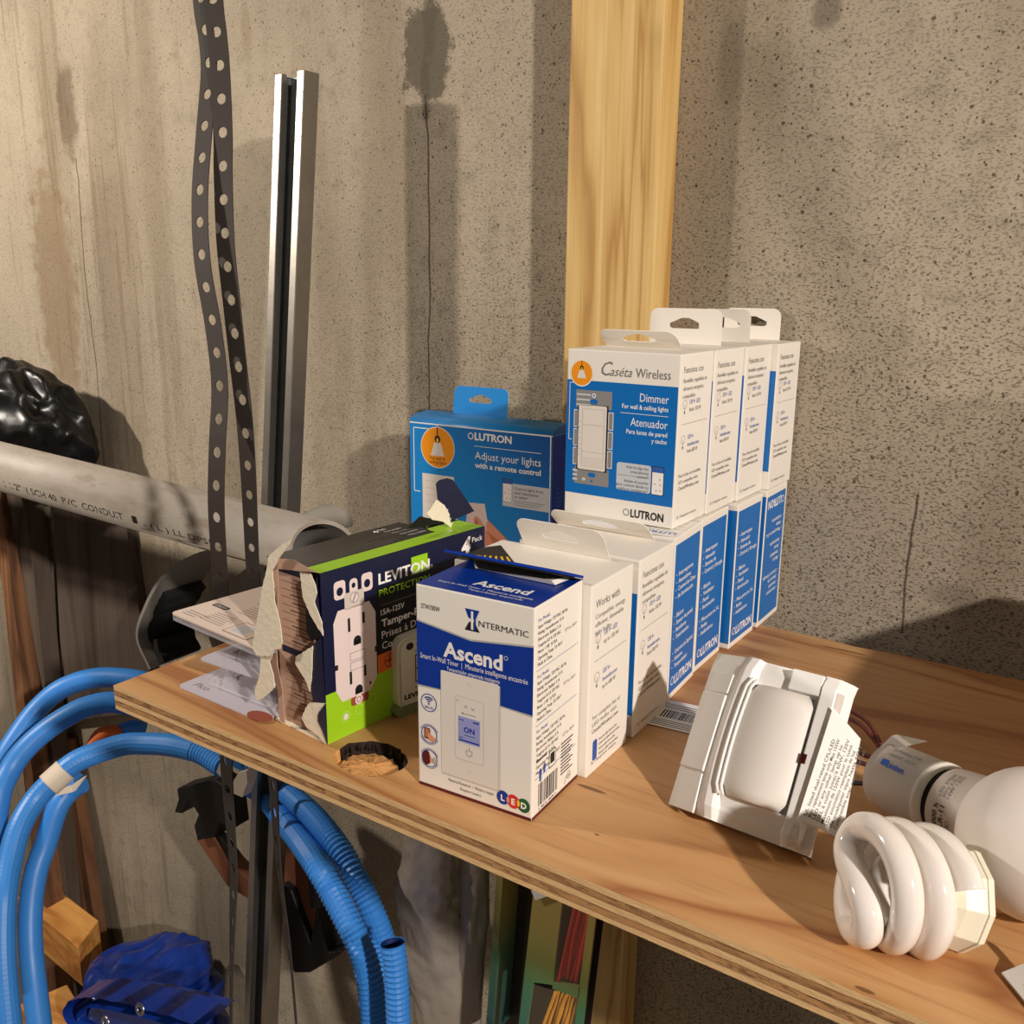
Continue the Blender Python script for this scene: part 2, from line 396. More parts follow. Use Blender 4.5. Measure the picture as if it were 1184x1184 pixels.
class Panel:
    """printing on a flat (or mapped) face; units are millimetres"""
    def __init__(s, mb, O=None, A=None, B=None, fn=None, lift=.12, step=.04):
        s.mb = mb; s.k = 0; s.lift = lift; s.step = step
        if fn: s.fn = fn
        else:
            O, A, B = V3(O), V3(A).normalized(), V3(B).normalized(); N = A.cross(B)
            s.fn = lambda u, v, h: O+A*(u/1000)+B*(v/1000)+N*(h/1000)
    def h(s, l): return s.lift+s.step*l
    def poly(s, pts, m, l=0, big=False):
        P = [s.fn(u, v, s.h(l)) for u, v in pts]
        if len(P) > 4: s.mb.tess(P, m)
        else: s.mb.poly(P, m)
    def rect(s, a, b, c, d, m, l=0): s.poly([(a,b),(c,b),(c,d),(a,d)], m, l)
    def rrect(s, a, b, c, d, r, m, l=0, n=4):
        pts = []
        for cx, cy, a0 in ((c-r,b+r,-90),(c-r,d-r,0),(a+r,d-r,90),(a+r,b+r,180)):
            for i in range(n+1):
                g = math.radians(a0+90*i/n); pts.append((cx+r*math.cos(g), cy+r*math.sin(g)))
        s.poly(pts, m, l)
    def ell(s, cx, cy, rx, ry, m, l=0, n=22):
        s.poly([(cx+rx*math.cos(2*PI*i/n), cy+ry*math.sin(2*PI*i/n)) for i in range(n)], m, l)
    def ring(s, cx, cy, r, w, m, l=0, a0=0, a1=360, n=24):
        for i in range(n):
            g0 = math.radians(a0+(a1-a0)*i/n); g1 = math.radians(a0+(a1-a0)*(i+1)/n)
            s.poly([(cx+(r-w)*math.cos(g0), cy+(r-w)*math.sin(g0)), (cx+r*math.cos(g0), cy+r*math.sin(g0)), (cx+r*math.cos(g1), cy+r*math.sin(g1)), (cx+(r-w)*math.cos(g1), cy+(r-w)*math.sin(g1))], m, l)
    def line(s, pts, w, m, l=0):
        for (a, b), (c, d) in zip(pts, pts[1:]):
            L = math.hypot(c-a, d-b) or 1; nx, ny = -(d-b)/L*w/2, (c-a)/L*w/2; ex, ey = (c-a)/L*w*.3, (d-b)/L*w*.3
            s.poly([(a-nx-ex,b-ny-ey),(c-nx+ex,d-ny+ey),(c+nx+ex,d+ny+ey),(a+nx-ex,b+ny-ey)], m, l)
    def text(s, t, u, v, size, m, l=1, bold=0, width=None, align='L', shear=0, rot=0, flip=False):
        vs, fs = glyphs(t, bold)
        if not vs: return
        x0 = min(p[0] for p in vs); x1 = max(p[0] for p in vs); sx = size
        if width: sx = width/(x1-x0)
        W = (x1-x0)*sx; off = {'L': 0, 'R': -W, 'C': -W/2}[align]
        cr, sr = math.cos(rot), math.sin(rot); P = []
        for x, y in vs:
            a = (x-x0)*sx+off+y*size*shear; b = y*size
            P.append(s.fn(u+a*cr-b*sr, v+a*sr+b*cr, s.h(l)))
        s.mb.add(P, fs, m)

# ------------------------------------------------------------------ setting
b = MB(); b.box((-2.6,.44,-1.1), (4.6,0,0), (0,.2,0), (0,0,2.4), CONC)
tag(b.build('wall_back'), kind='structure')
b = MB(); b.box((-2.6,-2.2,-.98), (4.6,0,0), (0,2.64,0), (0,0,-.1), FLOORM)
tag(b.build('floor'), kind='structure')

# upright stud behind the boxes
b = MB(); b.bevbox((.129,.402,-.98), (.0887,0,0), (0,.038,0), (0,0,2.2), STUDM, r=.002)
tag(b.build('wall_stud'), 'pale pine two by four standing upright against the concrete wall', 'lumber')

# ------------------------------------------------------------------ the shelf
def make_shelf():
    root = empty('shelf_board')
    tag(root, 'plywood shelf board with raw layered edge carrying the boxes and bulbs', 'shelf')
    b = MB(); T = .0183; X1, Y1 = 1.15, .39
    outer = [(0,0),(X1,0),(X1,Y1-.004),(X1*.5,Y1),(.45,Y1-.001),(.42,Y1-.004),(.40,Y1-.001),(0,Y1)]
    hc = (.222,.028); hole = []
    for i in range(40):
        a = -2*PI*i/40; r = 1+.05*noise.noise(V3((math.cos(a)*3, math.sin(a)*3, 1)))+(.07*noise.noise(V3((i*1.7, 3.3, 0))) if math.sin(a) > -.2 else 0)
        hole.append((hc[0]+.0245*r*math.cos(a), hc[1]+.0195*r*math.sin(a)))
    tri = tessellate_polygon([[V3((x,y,0)) for x, y in outer], [V3((x,y,0)) for x, y in hole]])
    allp = outer+hole
    b.add([(x,y,0) for x, y in allp], [list(t) for t in tri], BOARD)
    n = len(outer)
    b.add([(x,y,-T) for x, y in outer], [list(range(n))[::-1]], BOARD)
    b.add([(x,y,-T) for x, y in outer]+[(x,y,0) for x, y in outer], [[i,(i+1)%n,(i+1)%n+n,i+n] for i in range(n)], PLY)
    # shallow bored recess with torn dark rim
    m = len(hole)
    low = [(hc[0]+(x-hc[0])*.93, hc[1]+(y-hc[1])*.93-.001, -.007-.001*random.random()) for x, y in hole]
    b.add([(x,y,0) for x, y in hole]+low, [[i,i+m,(i+1)%m+m,(i+1)%m] for i in range(m) if hole[i][1] > hc[1]-.006], HOLER)
    b.add([(x,y,0) for x, y in hole]+low, [[i,i+m,(i+1)%m+m,(i+1)%m] for i in range(m) if hole[i][1] <= hc[1]-.006], HOLEF)
    vs = list(low); rings = [list(range(m))]
    for q in (.82, .5, .2):
        st = len(vs)
        for x, y, z in low: vs.append((hc[0]+(x-hc[0])*q, hc[1]+(y-hc[1])*q, -.0055+.0016*noise.noise(V3((x*300,y*300,q)))))
        rings.append(list(range(st, st+m)))
    fs0 = []; fs1 = []
    for k, (A, B) in enumerate(zip(rings, rings[1:])):
        for i in range(m): (fs0 if k == 0 and hole[i][1] > hc[1] else fs1).append([A[i],B[i],B[(i+1)%m],A[(i+1)%m]])
    fs1.append(rings[-1]); b.add(vs, fs0, HOLER); b.add(vs, fs1, HOLEF)
    # splinters round the rim
    for i in range(26):
        a = .1*PI+1.0*PI*i/25; r0 = random.uniform(.8, .99); x = hc[0]+.0245*r0*math.cos(a); y = hc[1]+.0195*r0*math.sin(a)
        dx, dy = random.uniform(-.003,.003), random.uniform(-.003,.003)
        b.poly([(x,y,-.0045),(x+.0035+dx,y-.002,-.003),(x+dx,y+.002+dy,.0004)], HOLER)
    b.build('board', root, merge=False)
    return root
make_shelf()

# ------------------------------------------------------------------ steel channel
def along(p0, p1, prof, m_fn, name):
    """extrude closed profile [(x,y)] between p0 and p1"""
    b = MB(); p0, p1 = V3(p0), V3(p1); n = len(prof)
    P = [p0+V3((x,y,0)) for x, y in prof]; Q = [p1+V3((x,y,0)) for x, y in prof]
    for i in range(n):
        j = (i+1) % n; b.add([P[i],P[j],Q[j],Q[i]], [[0,1,2,3]], m_fn(i))
    tri = tessellate_polygon([Q]); b.add(Q, [list(t) for t in tri], m_fn(0)); b.add(P, [list(t)[::-1] for t in tri], m_fn(0))
    return b
w_, d_, t_ = .041, .0206, .0026
prof = [(0,0),(.0095,0),(.0095,.007),(.0095-t_,.007),(.0095-t_,t_),(t_,t_),(t_,d_-t_),(w_-t_,d_-t_),(w_-t_,t_),(w_-.0095+t_,t_),(w_-.0095+t_,.007),(w_-.0095,.007),(w_-.0095,0),(w_,0),(w_,d_),(0,d_)]
b = along((-.275,.262,-.975), (-0.1752,0.3410,0.4833), prof, lambda i: GALVD if i in (4,5,6,7,8) else GALV, 'strut')
pn = Panel(b, fn=lambda u, v, h: V3((-0.1752,0.3410,0.4833))+V3((-.100,-.079,-1.459)).normalized()*(v/1000)+V3((u/1000, d_-t_-.0004, 0)))
for q in range(26): pn.rect(17, 110+q*2.6, 20.5, 111.3+q*2.6, GALV)
tag(b.build('steel_channel', bevel=.0006), 'galvanised steel slotted channel leaning upright against the concrete wall', 'metal channel')

# ------------------------------------------------------------------ perforated straps
def strap(name, pts, w, wdirs, label, spacing, holes=True):
    path = spline(pts, 14); L = [0]
    for a, c in zip(path, path[1:]): L.append(L[-1]+(c-a).length)
    tot = L[-1]
    def at(s_):
        s_ = min(max(s_, 0), tot-1e-6)
        lo = 0
        while L[lo+1] < s_: lo += 1
        t = (s_-L[lo])/(L[lo+1]-L[lo]); return path[lo].lerp(path[lo+1], t), s_/tot
    def wd(t):
        k = t*(len(wdirs)-1); i = min(int(k), len(wdirs)-2); a = wdirs[i]+(wdirs[i+1]-wdirs[i])*(k-i)
        return V3((math.cos(a), math.sin(a), 0))
    b = MB(); th = .0009; cells = int(tot/spacing); N = 16
    def P(s_, q, side):
        c, t = at(s_); W = wd(t); T = (at(s_+.002)[0]-at(s_-.002)[0]).normalized(); Nn = T.cross(W).normalized()
        return c+W*q+Nn*(th*side)
    for c in range(cells):
        s0, s1 = c*spacing, (c+1)*spacing; sm = (s0+s1)/2; R = .0044
        ring = []; out = []
        for i in range(N):
            a = 2*PI*(i+.5)/N; ca, sa = math.cos(a), math.sin(a)
            ring.append((sm+R*sa, R*ca)); k = 1/max(abs(ca)/(w/2), abs(sa)/(spacing/2)); out.append((sm+k*sa, k*ca))
        # snap four outer points to the corners
        for cx, cy in ((s0,-w/2),(s0,w/2),(s1,-w/2),(s1,w/2)):
            i = min(range(N), key=lambda j: (out[j][0]-cx)**2+(out[j][1]-cy)**2); out[i] = (cx, cy)
        for side in (-.5, .5):
            A = [P(s_, q, side) for s_, q in ring]; B = [P(s_, q, side) for s_, q in out]
            fs = [[i, (i+1) % N, (i+1) % N+N, i+N] for i in range(N)]
            if side > 0: fs = [f[::-1] for f in fs]
            b.add(A+B, fs, STRAPM)
        A = [P(s_, q, -.5) for s_, q in ring]; B = [P(s_, q, .5) for s_, q in ring]
        b.add(A+B, [[i, (i+1) % N, (i+1) % N+N, i+N] for i in range(N)], STRAPM)
        for q in (-w/2, w/2):
            for k in range(3):
                a0, a1 = s0+spacing*k/3, s0+spacing*(k+1)/3
                b.add([P(a0,q,-.5),P(a1,q,-.5),P(a1,q,.5),P(a0,q,.5)], [[0,1,2,3]], STRAPM)
    return tag(b.build(name, merge=False), label, 'metal strap', 'perforated steel straps hanging by the pipe')
strap('perforated_strap', [(-0.0915,0.1918,0.5406),(-0.0840,0.1839,0.4970),(-0.0766,0.1809,0.4702),(-0.0714,0.1766,0.4441),(-0.0642,0.1623,0.3964),(-0.0562,0.1476,0.3453),(-0.0448,0.1371,0.2968),(-0.0296,0.1313,0.2474),(-0.0180,0.1244,0.2020),(-0.0122,0.1138,0.1574),(-0.0122,0.1089,0.1116),(-0.0189,0.1129,0.0652),(-0.0313,0.1217,0.0186),(-0.0458,0.1300,-0.0670),(-0.0425,0.1234,-0.1384),(-0.0392,0.1208,-0.1964),(-0.0391,0.1202,-0.2404),(-0.0377,0.1110,-0.3163),(-0.0363,0.0972,-0.4492)], .0185, [.04,.04,.04,.04,.04,.02,-.05,-.3,-.55,-.6], 'left dark perforated steel strap hanging in front of the grey pipe', .0262)
strap('perforated_strap', [(-0.0727,0.1883,0.5364),(-0.0658,0.1808,0.4955),(-0.0596,0.1773,0.4698),(-0.0538,0.1734,0.4434),(-0.0442,0.1643,0.3913),(-0.0405,0.1593,0.3663),(-0.0312,0.1497,0.3128),(-0.0205,0.1432,0.2667),(-0.0099,0.1370,0.2218),(0.0007,0.1310,0.1818),(-0.0014,0.1334,0.1362),(-0.0130,0.1423,0.0882),(-0.0278,0.1540,0.0358),(-0.0386,0.1661,-0.0452),(-0.0321,0.1654,-0.1458),(-0.0203,0.1564,-0.2447),(-0.0069,0.1524,-0.3299),(0.0062,0.1458,-0.4655)], .0185, [.26,.22,.12,.04,-.06,-.12,-.2,-.45,-.6,-.62], 'right dark perforated steel strap hanging nearer the steel channel', .0264)

# ------------------------------------------------------------------ grey pipe
def make_pipe():
    A = V3((-.0402,.2615,.0288)); Bp = V3((-0.5778,0.2266,0.0575)); ax = (Bp-A).normalized(); Bp = A+ax*1.1; R = .0302
    b = MB(); o = b; cdir = V3((.62,-.60,.25)); cdir = (cdir-ax*cdir.dot(ax)).normalized()
    up = V3((0,0,1)); side = ax.cross(up).normalized()
    if side.y > 0: side = -side
    up2 = side.cross(ax).normalized()
    if up2.z < 0: up2 = -up2
    n = 56; rings = []
    for s_, rad in ((0,R-.004),(0,R),(1.1,R),(1.1,R-.004),(0,R-.004)):
        ring = []
        for j in range(n):
            g = 2*PI*j/n; d = side*math.cos(g)+up2*math.sin(g); c_ = .5+.5*d.dot(cdir)
            ring.append(A+ax*((.034*c_-.006) if s_ == 0 else s_)+d*rad)
        rings.append(ring)
    for i, m_ in enumerate((PIPE, PIPE, PIPE, PIPEIN)): b.add(rings[i]+rings[i+1], [[j, (j+1) % n, (j+1) % n+n, j+n] for j in range(n)], m_, i in (1, 3))
    def fn(u, v, h):
        th = v/1000/R-.38; return A+ax*((560-u)/1000)+(side*math.cos(th)+up2*math.sin(th))*(R+h/1000)
    p = Panel(o, fn=fn, lift=.15)
    p.text('1 1/2"  ( SCH 40  PVC  CONDUIT', 75, -1, 12, INK, bold=.0, width=215)
    p.rrect(305, -1, 313, 8, 1.5, INK, 0); p.text('- ( L ) LL DPSL 3', 322, -2, 10, INK, width=120)
    ob = b.build('pvc_pipe')
    return tag(ob, 'long grey plastic conduit pipe with black lettering, open end behind the torn carton', 'pipe')
make_pipe()

# ------------------------------------------------------------------ Lutron style boxes
LW, LD_, LH = .0873, .0538, .1187
SMALL = [("Funciona con", 109, 6.0, INKG), ("Bombillas regulables de", 101.5, 3.6, INKG), ("eficiencia energética", 96.5, 3.6, INKG), ("compatibles", 91.5, 3.6, INKG)]
def side_text(p, english=False):
    if english:
        p.text('Works with', 5.5, 104, 7, INKG, width=30); 
        for i, t in enumerate(('Compatible, energy', 'efficient, dimmable', 'light bulbs')): p.text(t, 5.5, 97.5-5*i, 4, INKG, width=(38,36,20)[i])
    else:
        p.text('Funciona con', 5.5, 106, 6.2, INKG, width=31)
        for i, t in enumerate(('Bombillas regulables de', 'eficiencia energética', 'compatibles')): p.text(t, 5.5, 99.5-5.2*i, 4, INKG, width=(38,33,20)[i])
    for k, (zz, t1, t2, t3) in enumerate(((79, '120 V~ LED', 'up to 150 W' if english else 'hasta 150 W', ''), (55, '120 V~', 'Incandescent' if english else 'Incandescente', 'up to 600 W' if english else 'hasta 600 W'))):
        p.ring(9.5, zz+6, 3.2, .3, INKG, n=12); p.rect(8.6, zz-.5, 10.4, zz+1.6, INKG); p.line([(9.5,zz+2),(9.5,zz+6)], .25, INKG)
        p.text(t1, 17, zz+5.6, 4.4, INKB, width=17 if k == 0 else 10)
        p.text(t2, 17, zz+.6, 4.0, INKB if k else INKG, width=19); 
        if t3: p.text(t3, 17, zz-4, 4.0, INKG, width=17)
    p.line([(6,71.5),(47,71.5)], .3, INKG)
    p.text('For complete list of' if english else 'Para la lista de bombillas', 5.5, 35, 3.5, INKG, width=36)
    p.text('LED bulbs visit' if english else 'LED compatibles visite', 5.5, 30.6, 3.5, INKG, width=32)
    p.text('CasetaWireless.com', 5.5, 26.2, 3.6, INK, width=34)
    p.text('R.1 Requiere neutro', 6, 6.0, 3.0, INKG, width=32)
    if english:
        p.rrect(7, 8, 12.5, 21, 1.5, INKB)
        for i in range(4): p.text('Control your lights from your phone', 14.5, 18.5-3.2*i, 2.4, INK, width=(24,28,22,26)[i])
def pendant(p, cx, cy, r, m=AMBR, text=None):
    p.ell(cx, cy, r+.7, r+.9, INKW, 1, 28); p.ell(cx, cy, r, r+.1, m, 2, 28)
    p.line([(cx,cy+r),(cx,cy+r*.45)], r*.06, MAROON, 3)
    p.ell(cx, cy+r*.42, r*.18, r*.2, INK, 3, 12); p.ell(cx, cy+r*.36, r*.07, r*.12, YELI, 4, 10)
    p.poly([(cx-r*.2,cy+r*.25),(cx+r*.2,cy+r*.25),(cx+r*.42,cy-r*.42),(cx-r*.42,cy-r*.42)][::-1], PLATE, 3)
    if text:
        for i, t in enumerate(text): p.text(t, cx, cy-r*.62-i*r*.2, r*.22, INK, 3, align='C')
def phone_pic(p, x0, y0, x1, y1):
    p.rrect(x0-.5, y0-.5, x1+.5, y1+.5, .8, INK, 2, 2); p.rrect(x0, y0, x1, y1, .6, INKW, 3, 2)
    h = y1-y0; p.rect(x0, y1-h*.2, x1, y1, INKB, 4)
    for fx, fy in ((.7,.55),(.25,.38),(.75,.36),(.4,.14),(.78,.15)): p.ell(x0+(x1-x0)*fx, y0+h*fy, .5, .6, MGREY, 4, 8)
def front_print(p):
    p.rect(.2, 15.4, 86.4, 97.2, LBLUE)
    p.text('C', 26.5, 101.6, 14, INKG, width=7.5, shear=.3); p.text('aséta', 34.2, 101.6, 9.4, INKG, width=17, shear=.35)
    p.text('Wireless', 54.5, 101.6, 9.2, INKG, width=26)
    p.line([(7,95.2),(2.6,95.2),(2.6,54.5),(5,54.5)], .45, INKW, 1)
    pendant(p, 12, 102.2, 8.6)
    # dimmer picture
    p.rect(8, 78, 37, 90.5, MGREY, 1); p.rect(8, 22.8, 36.4, 35, MGREY, 1); 
    for i in range(3): p.rect(8.4, 79.4+i*3.6, 20, 80.6+i*3.6, MGREY2, 2); p.rect(6.6, 25+i*3.2, 10.5, 26.6+i*3.2, MGREY2, 2)
    p.ell(22.5, 87, 1.6, 1.6, INKW, 2, 12); p.ell(22.5, 87, .8, .8, LBLUE, 3, 10); p.rrect(19.3, 81, 25.7, 84.4, 1.6, LBLUE, 2, 3)
    p.rrect(19.5, 28.5, 25.5, 31.8, 1.5, LBLUE, 2, 3); p.ell(16, 26.5, 1.6, 1.2, MGREY2, 2, 10); p.ell(22.5, 25.6, 1, .9, LBLUE, 3, 8)
    for x in (6.5, 34.6):
        for i in range(3):
            p.rect(x, 36.5+i*13.6, x+4, 49+i*13.6, INKW, 1); p.rect(x+.5, 37+i*13.6, x+3.5, 48.5+i*13.6, MGREY, 2)
    p.rect(9.4, 33, 34.6, 80.5, INK, 1); p.rrect(10.5, 33.6, 33.2, 80, 1.2, PLATE, 2, 2)
    p.rect(13.5, 36, 31.5, 77.5, SILV, 3); p.rect(13.9, 36.3, 31.2, 77.2, PLATE, 4)
    for y in (46.5, 66): p.line([(14,y),(31,y)], .35, SILV, 5)
    for i in range(7): p.ell(12, 44+i*4, .35, .35, MGREY, 5, 6)
    for i in range(4): p.line([(14.5,37.6+i*1.6),(30.5,37.6+i*1.6)], .25, SILV, 5)
    p.text('Dimmer', 80, 85.6, 8.2, INKW, 1, width=21.5, align='R'); p.text('For wall & ceiling lights', 80, 80.2, 4.4, INKW, 1, bold=.012, width=35, align='R')
    p.line([(44,77),(80,77)], .35, INKW, 1)
    p.text('Atenuador', 80, 68.5, 8.2, INKW, 1, width=28, align='R'); p.text('Para luces de pared', 80, 63, 4.4, INKW, 1, bold=.012, width=31, align='R'); p.text('y techo', 80, 58.2, 4.4, INKW, 1, bold=.012, width=11.5, align='R')
    p.rrect(42.6, 22.6, 69.4, 42.2, 2, MGREY2, 1); p.line([(44,33.4),(68,33.4)], .3, INKG, 2)
    for i, t in enumerate(('Add bridge for', 'smartphone', 'control*', 'Añada el puente', 'para control desde su', 'teléfono inteligente*')):
        p.text(t, 67.6, 38.6-i*3.0-(.9 if i > 2 else 0), 2.9, INK, 2, width=(17.5,14,9,19,25,24)[i], align='R')
    phone_pic(p, 70.4, 22.8, 78.8, 42)
    p.ring(51.3, 7.0, 2.5, .6, INKG, n=20); p.text('LUTRON', 54.8, 4.2, 7.9, INK, bold=.03, width=25.5)
def blue_side(p, inverted=False, variant=0):
    R_ = (lambda a, b, c, d: p.rect(a, b, c, d, LBLUE)) 
    R_(1.8, 5, 49.6, 113.2)
    def T(t, u, v, sz, w, bold=0):
        if inverted: p.text(t, 51.5-u, 118.5-v, sz, INKW, 1, bold=bold, width=w, rot=PI)
        else: p.text(t, u, v, sz, INKW, 1, bold=bold, width=w)
    p_ring = (51.5-8 if inverted else 8, 118.5-13.4 if inverted else 13.4)
    p.ring(p_ring[0], p_ring[1], 3.2, .8, INKW, 1, n=18); T('LUTRON', 12.5, 9.6, 9.6, 34, .03)
    blocks = [(92, ('Interruptor', 'Atenuador', 'Sistema de', 'Control y Energía')), (64, ('Básico', 'Ventilador', 'Panel', 'Iluminación')), (38, ('Placa para tu 3-L', 'Redes', 'Inalámbrico'))]
    if variant: blocks = [(90, ('Interruptores', 'Atenuadores', 'Control de Clima', 'de iluminación')), (60, ('Básico', 'Sensor de pared', 'Residente', 'Telecomandos')), (33, ('Controles (en Español)', 'Sistema', 'Temporizador'))]
    for y, ls in blocks:
        for i, t in enumerate(ls):
            T(t, 10, y-5.4*i, 4.5, min(36, 2.1*len(t)+1), .012); p.ell(6 if not inverted else 45.5, (y+1.4-5.4*i) if not inverted else 118.5-(y+1.4-5.4*i), .5, .6, INKW, 1, 8)
def hang_tab(mb, O, A, B, w, h, mt, hole=True, curl=0, r=.007):
    """card tab with rounded top corners and a hanger slot; O = base left, A = along, B = up"""
    O, A, B = V3(O), V3(A).normalized(), V3(B).normalized(); N = A.cross(B)
    out = [(0,0),(w,0)]
    for i in range(6):
        g = PI/2*i/5; out.append((w-r+r*math.cos(g), h-r+r*math.sin(g)))
    for i in range(6):
        g = PI/2+PI/2*i/5; out.append((r+r*math.cos(g), h-r+r*math.sin(g)))
    cx, cy = w/2, h*.55
    hl = [(cx-.013,cy-.0018),(cx-.013,cy+.0008),(cx-.003,cy+.005),(cx+.003,cy+.005),(cx+.013,cy+.0008),(cx+.013,cy-.0018),(cx+.011,cy-.003),(cx-.011,cy-.003)]
    loops = [[V3((x,y,0)) for x, y in out]]
    if hole: loops.append([V3((x,y,0)) for x, y in hl][::-1])
    allp = out+(hl[::-1] if hole else []); tri = tessellate_polygon(loops); th = .00045
    def P(x, y, s): return O+A*x+B*y+N*(s*th/2-curl*(y/h)**2)
    F = [P(x,y,1) for x, y in allp]; K = [P(x,y,-1) for x, y in allp]; n = len(allp)
    mb.add(F, [list(t) for t in tri], mt); mb.add(K, [list(t)[::-1] for t in tri], mt)
    no = len(out)
    mb.add(K+F, [[i,(i+1)%no,(i+1)%no+n,i+n] for i in range(no)], WHITE2)
    if hole: mb.add(K+F, [[no+i,no+(i+1)%8,no+(i+1)%8+n,no+i+n] for i in range(8)], WHITE2)

def lutron(name, corner, rz, z0, label, kind, tab=None, group=None, LW=LW, dh=0):
    """corner: floor position of the corner between the front and the right side"""
    root = empty(name, (corner[0], corner[1], z0), rz); tag(root, label, 'box', group)
    b = MB(); h = LH+dh; b.bevbox((-LW,0,0), (LW,0,0), (0,LD_,0), (0,0,h), WHITE, r=.0009)
    F = Panel(b, (-LW,0,0), (1,0,0), (0,0,1)); Sd = Panel(b, (0,0,0), (0,1,0), (0,0,1)); T = Panel(b, (-LW,0,h), (1,0,0), (0,1,0))
    if kind in ('sp', 'en'): 
        front_print(F); side_text(Sd, kind == 'en')
    else:
        F.rect(.2, 4.5, 86.8, 114, LBLUE); blue_side(Sd, kind == 'inv', 1 if kind == 'v1' else 0)
    # closing seam and tucked flap lines
    T.line([(1,51.8),(86,51.8)], .3, SILV)
    if name == 'dimmer_box' and kind == 'en':
        T.poly([(.5,1),(44,1),(42,7),(7,41),(.5,30)], INK)
        for i in range(5): T.line([(17+i*5, 5+i*.8),(12+i*3.2, 16+i*1.2)], 1.3, YELI, 1)
        T.ell(9, 10, 4.2, 4.5, SKIN, 1, 14)
    if kind == 'v1':
        T.rect(1.5, 1, 85, 50, LABEL)
        for i in range(12): T.line([(4, 14+i*2.8),(82-7*(i%3), 14+i*2.8)], .5, INKG, 1)
        T.text('LUTRON', 84, 12, 7, INKB, 1, bold=.03, width=30, rot=PI)
        T.poly([(44,1),(84,1),(66,-.0)], INK, 1)
    b.build('carton', root)
    if tab:
        (x0, y0, w, hh, tilt, curl) = tab
        t = MB(); hang_tab(t, (-LW+x0, y0, h+.0002), (1,0,0), (0, math.sin(tilt), math.cos(tilt)), w, hh, WHITE, curl=curl); t.build('hang_tab', root)
    return root
lutron('dimmer_box', (.3419,.0823), .0218, 0, 'white dimmer box standing directly behind the blue and white timer box, side printed in English', 'en', tab=(.018,.0520,.062,.0235,-.62,.002), LW=.095)
lutron('dimmer_box', (.3418,.1425), .0218, 0, 'white dimmer box with Spanish side print in the lower row, bent hang tab on top', 'sp', tab=(.000,.0505,.074,.018,-1.0,.004))
lutron('dimmer_box', (.3379,.2032), .0600, 0, 'blue-sided box in the lower row, touching the Spanish-printed white box, foremost of the blue ones', 'v1')
lutron('dimmer_box', (.3332,.2605), .0156, 0, 'second blue-sided box of the lower row, counted from the front, big logo at its foot', 'v0')
lutron('dimmer_box', (.3378,.3201), -.0141, 0, 'third blue-sided box of the lower row, standing after a narrow gap', 'v0')
lutron('dimmer_box', (.3405,.3785), .0069, .0006, 'rearmost lower box by the wall, blue side with the logo upside down at the top', 'inv')
Z1 = LH+.0008
lutron('dimmer_box', (.3278,.2200), -.0190, Z1, 'foremost box of the upper row, its dimmer picture and cursive title in full view', 'sp', tab=(.003,.050,.062,.018,-1.0,.003))
lutron('dimmer_box', (.3300,.2742), -.0200, Z1, 'second white box of the upper row, hang tab upright with a dark slot', 'sp', tab=(.010,.050,.060,.027,0,0))
lutron('dimmer_box', (.3330,.3284), -.0200, Z1, 'third white box of the upper row, thin blue strip beside its front edge', 'sp', tab=(.026,.049,.044,.026,.0,0))
lutron('dimmer_box', (.3394,.3828), -.0160, Z1, 'rearmost white box of the upper row, nearest the concrete wall', 'sp', tab=(.020,.050,.050,.026,0,0))

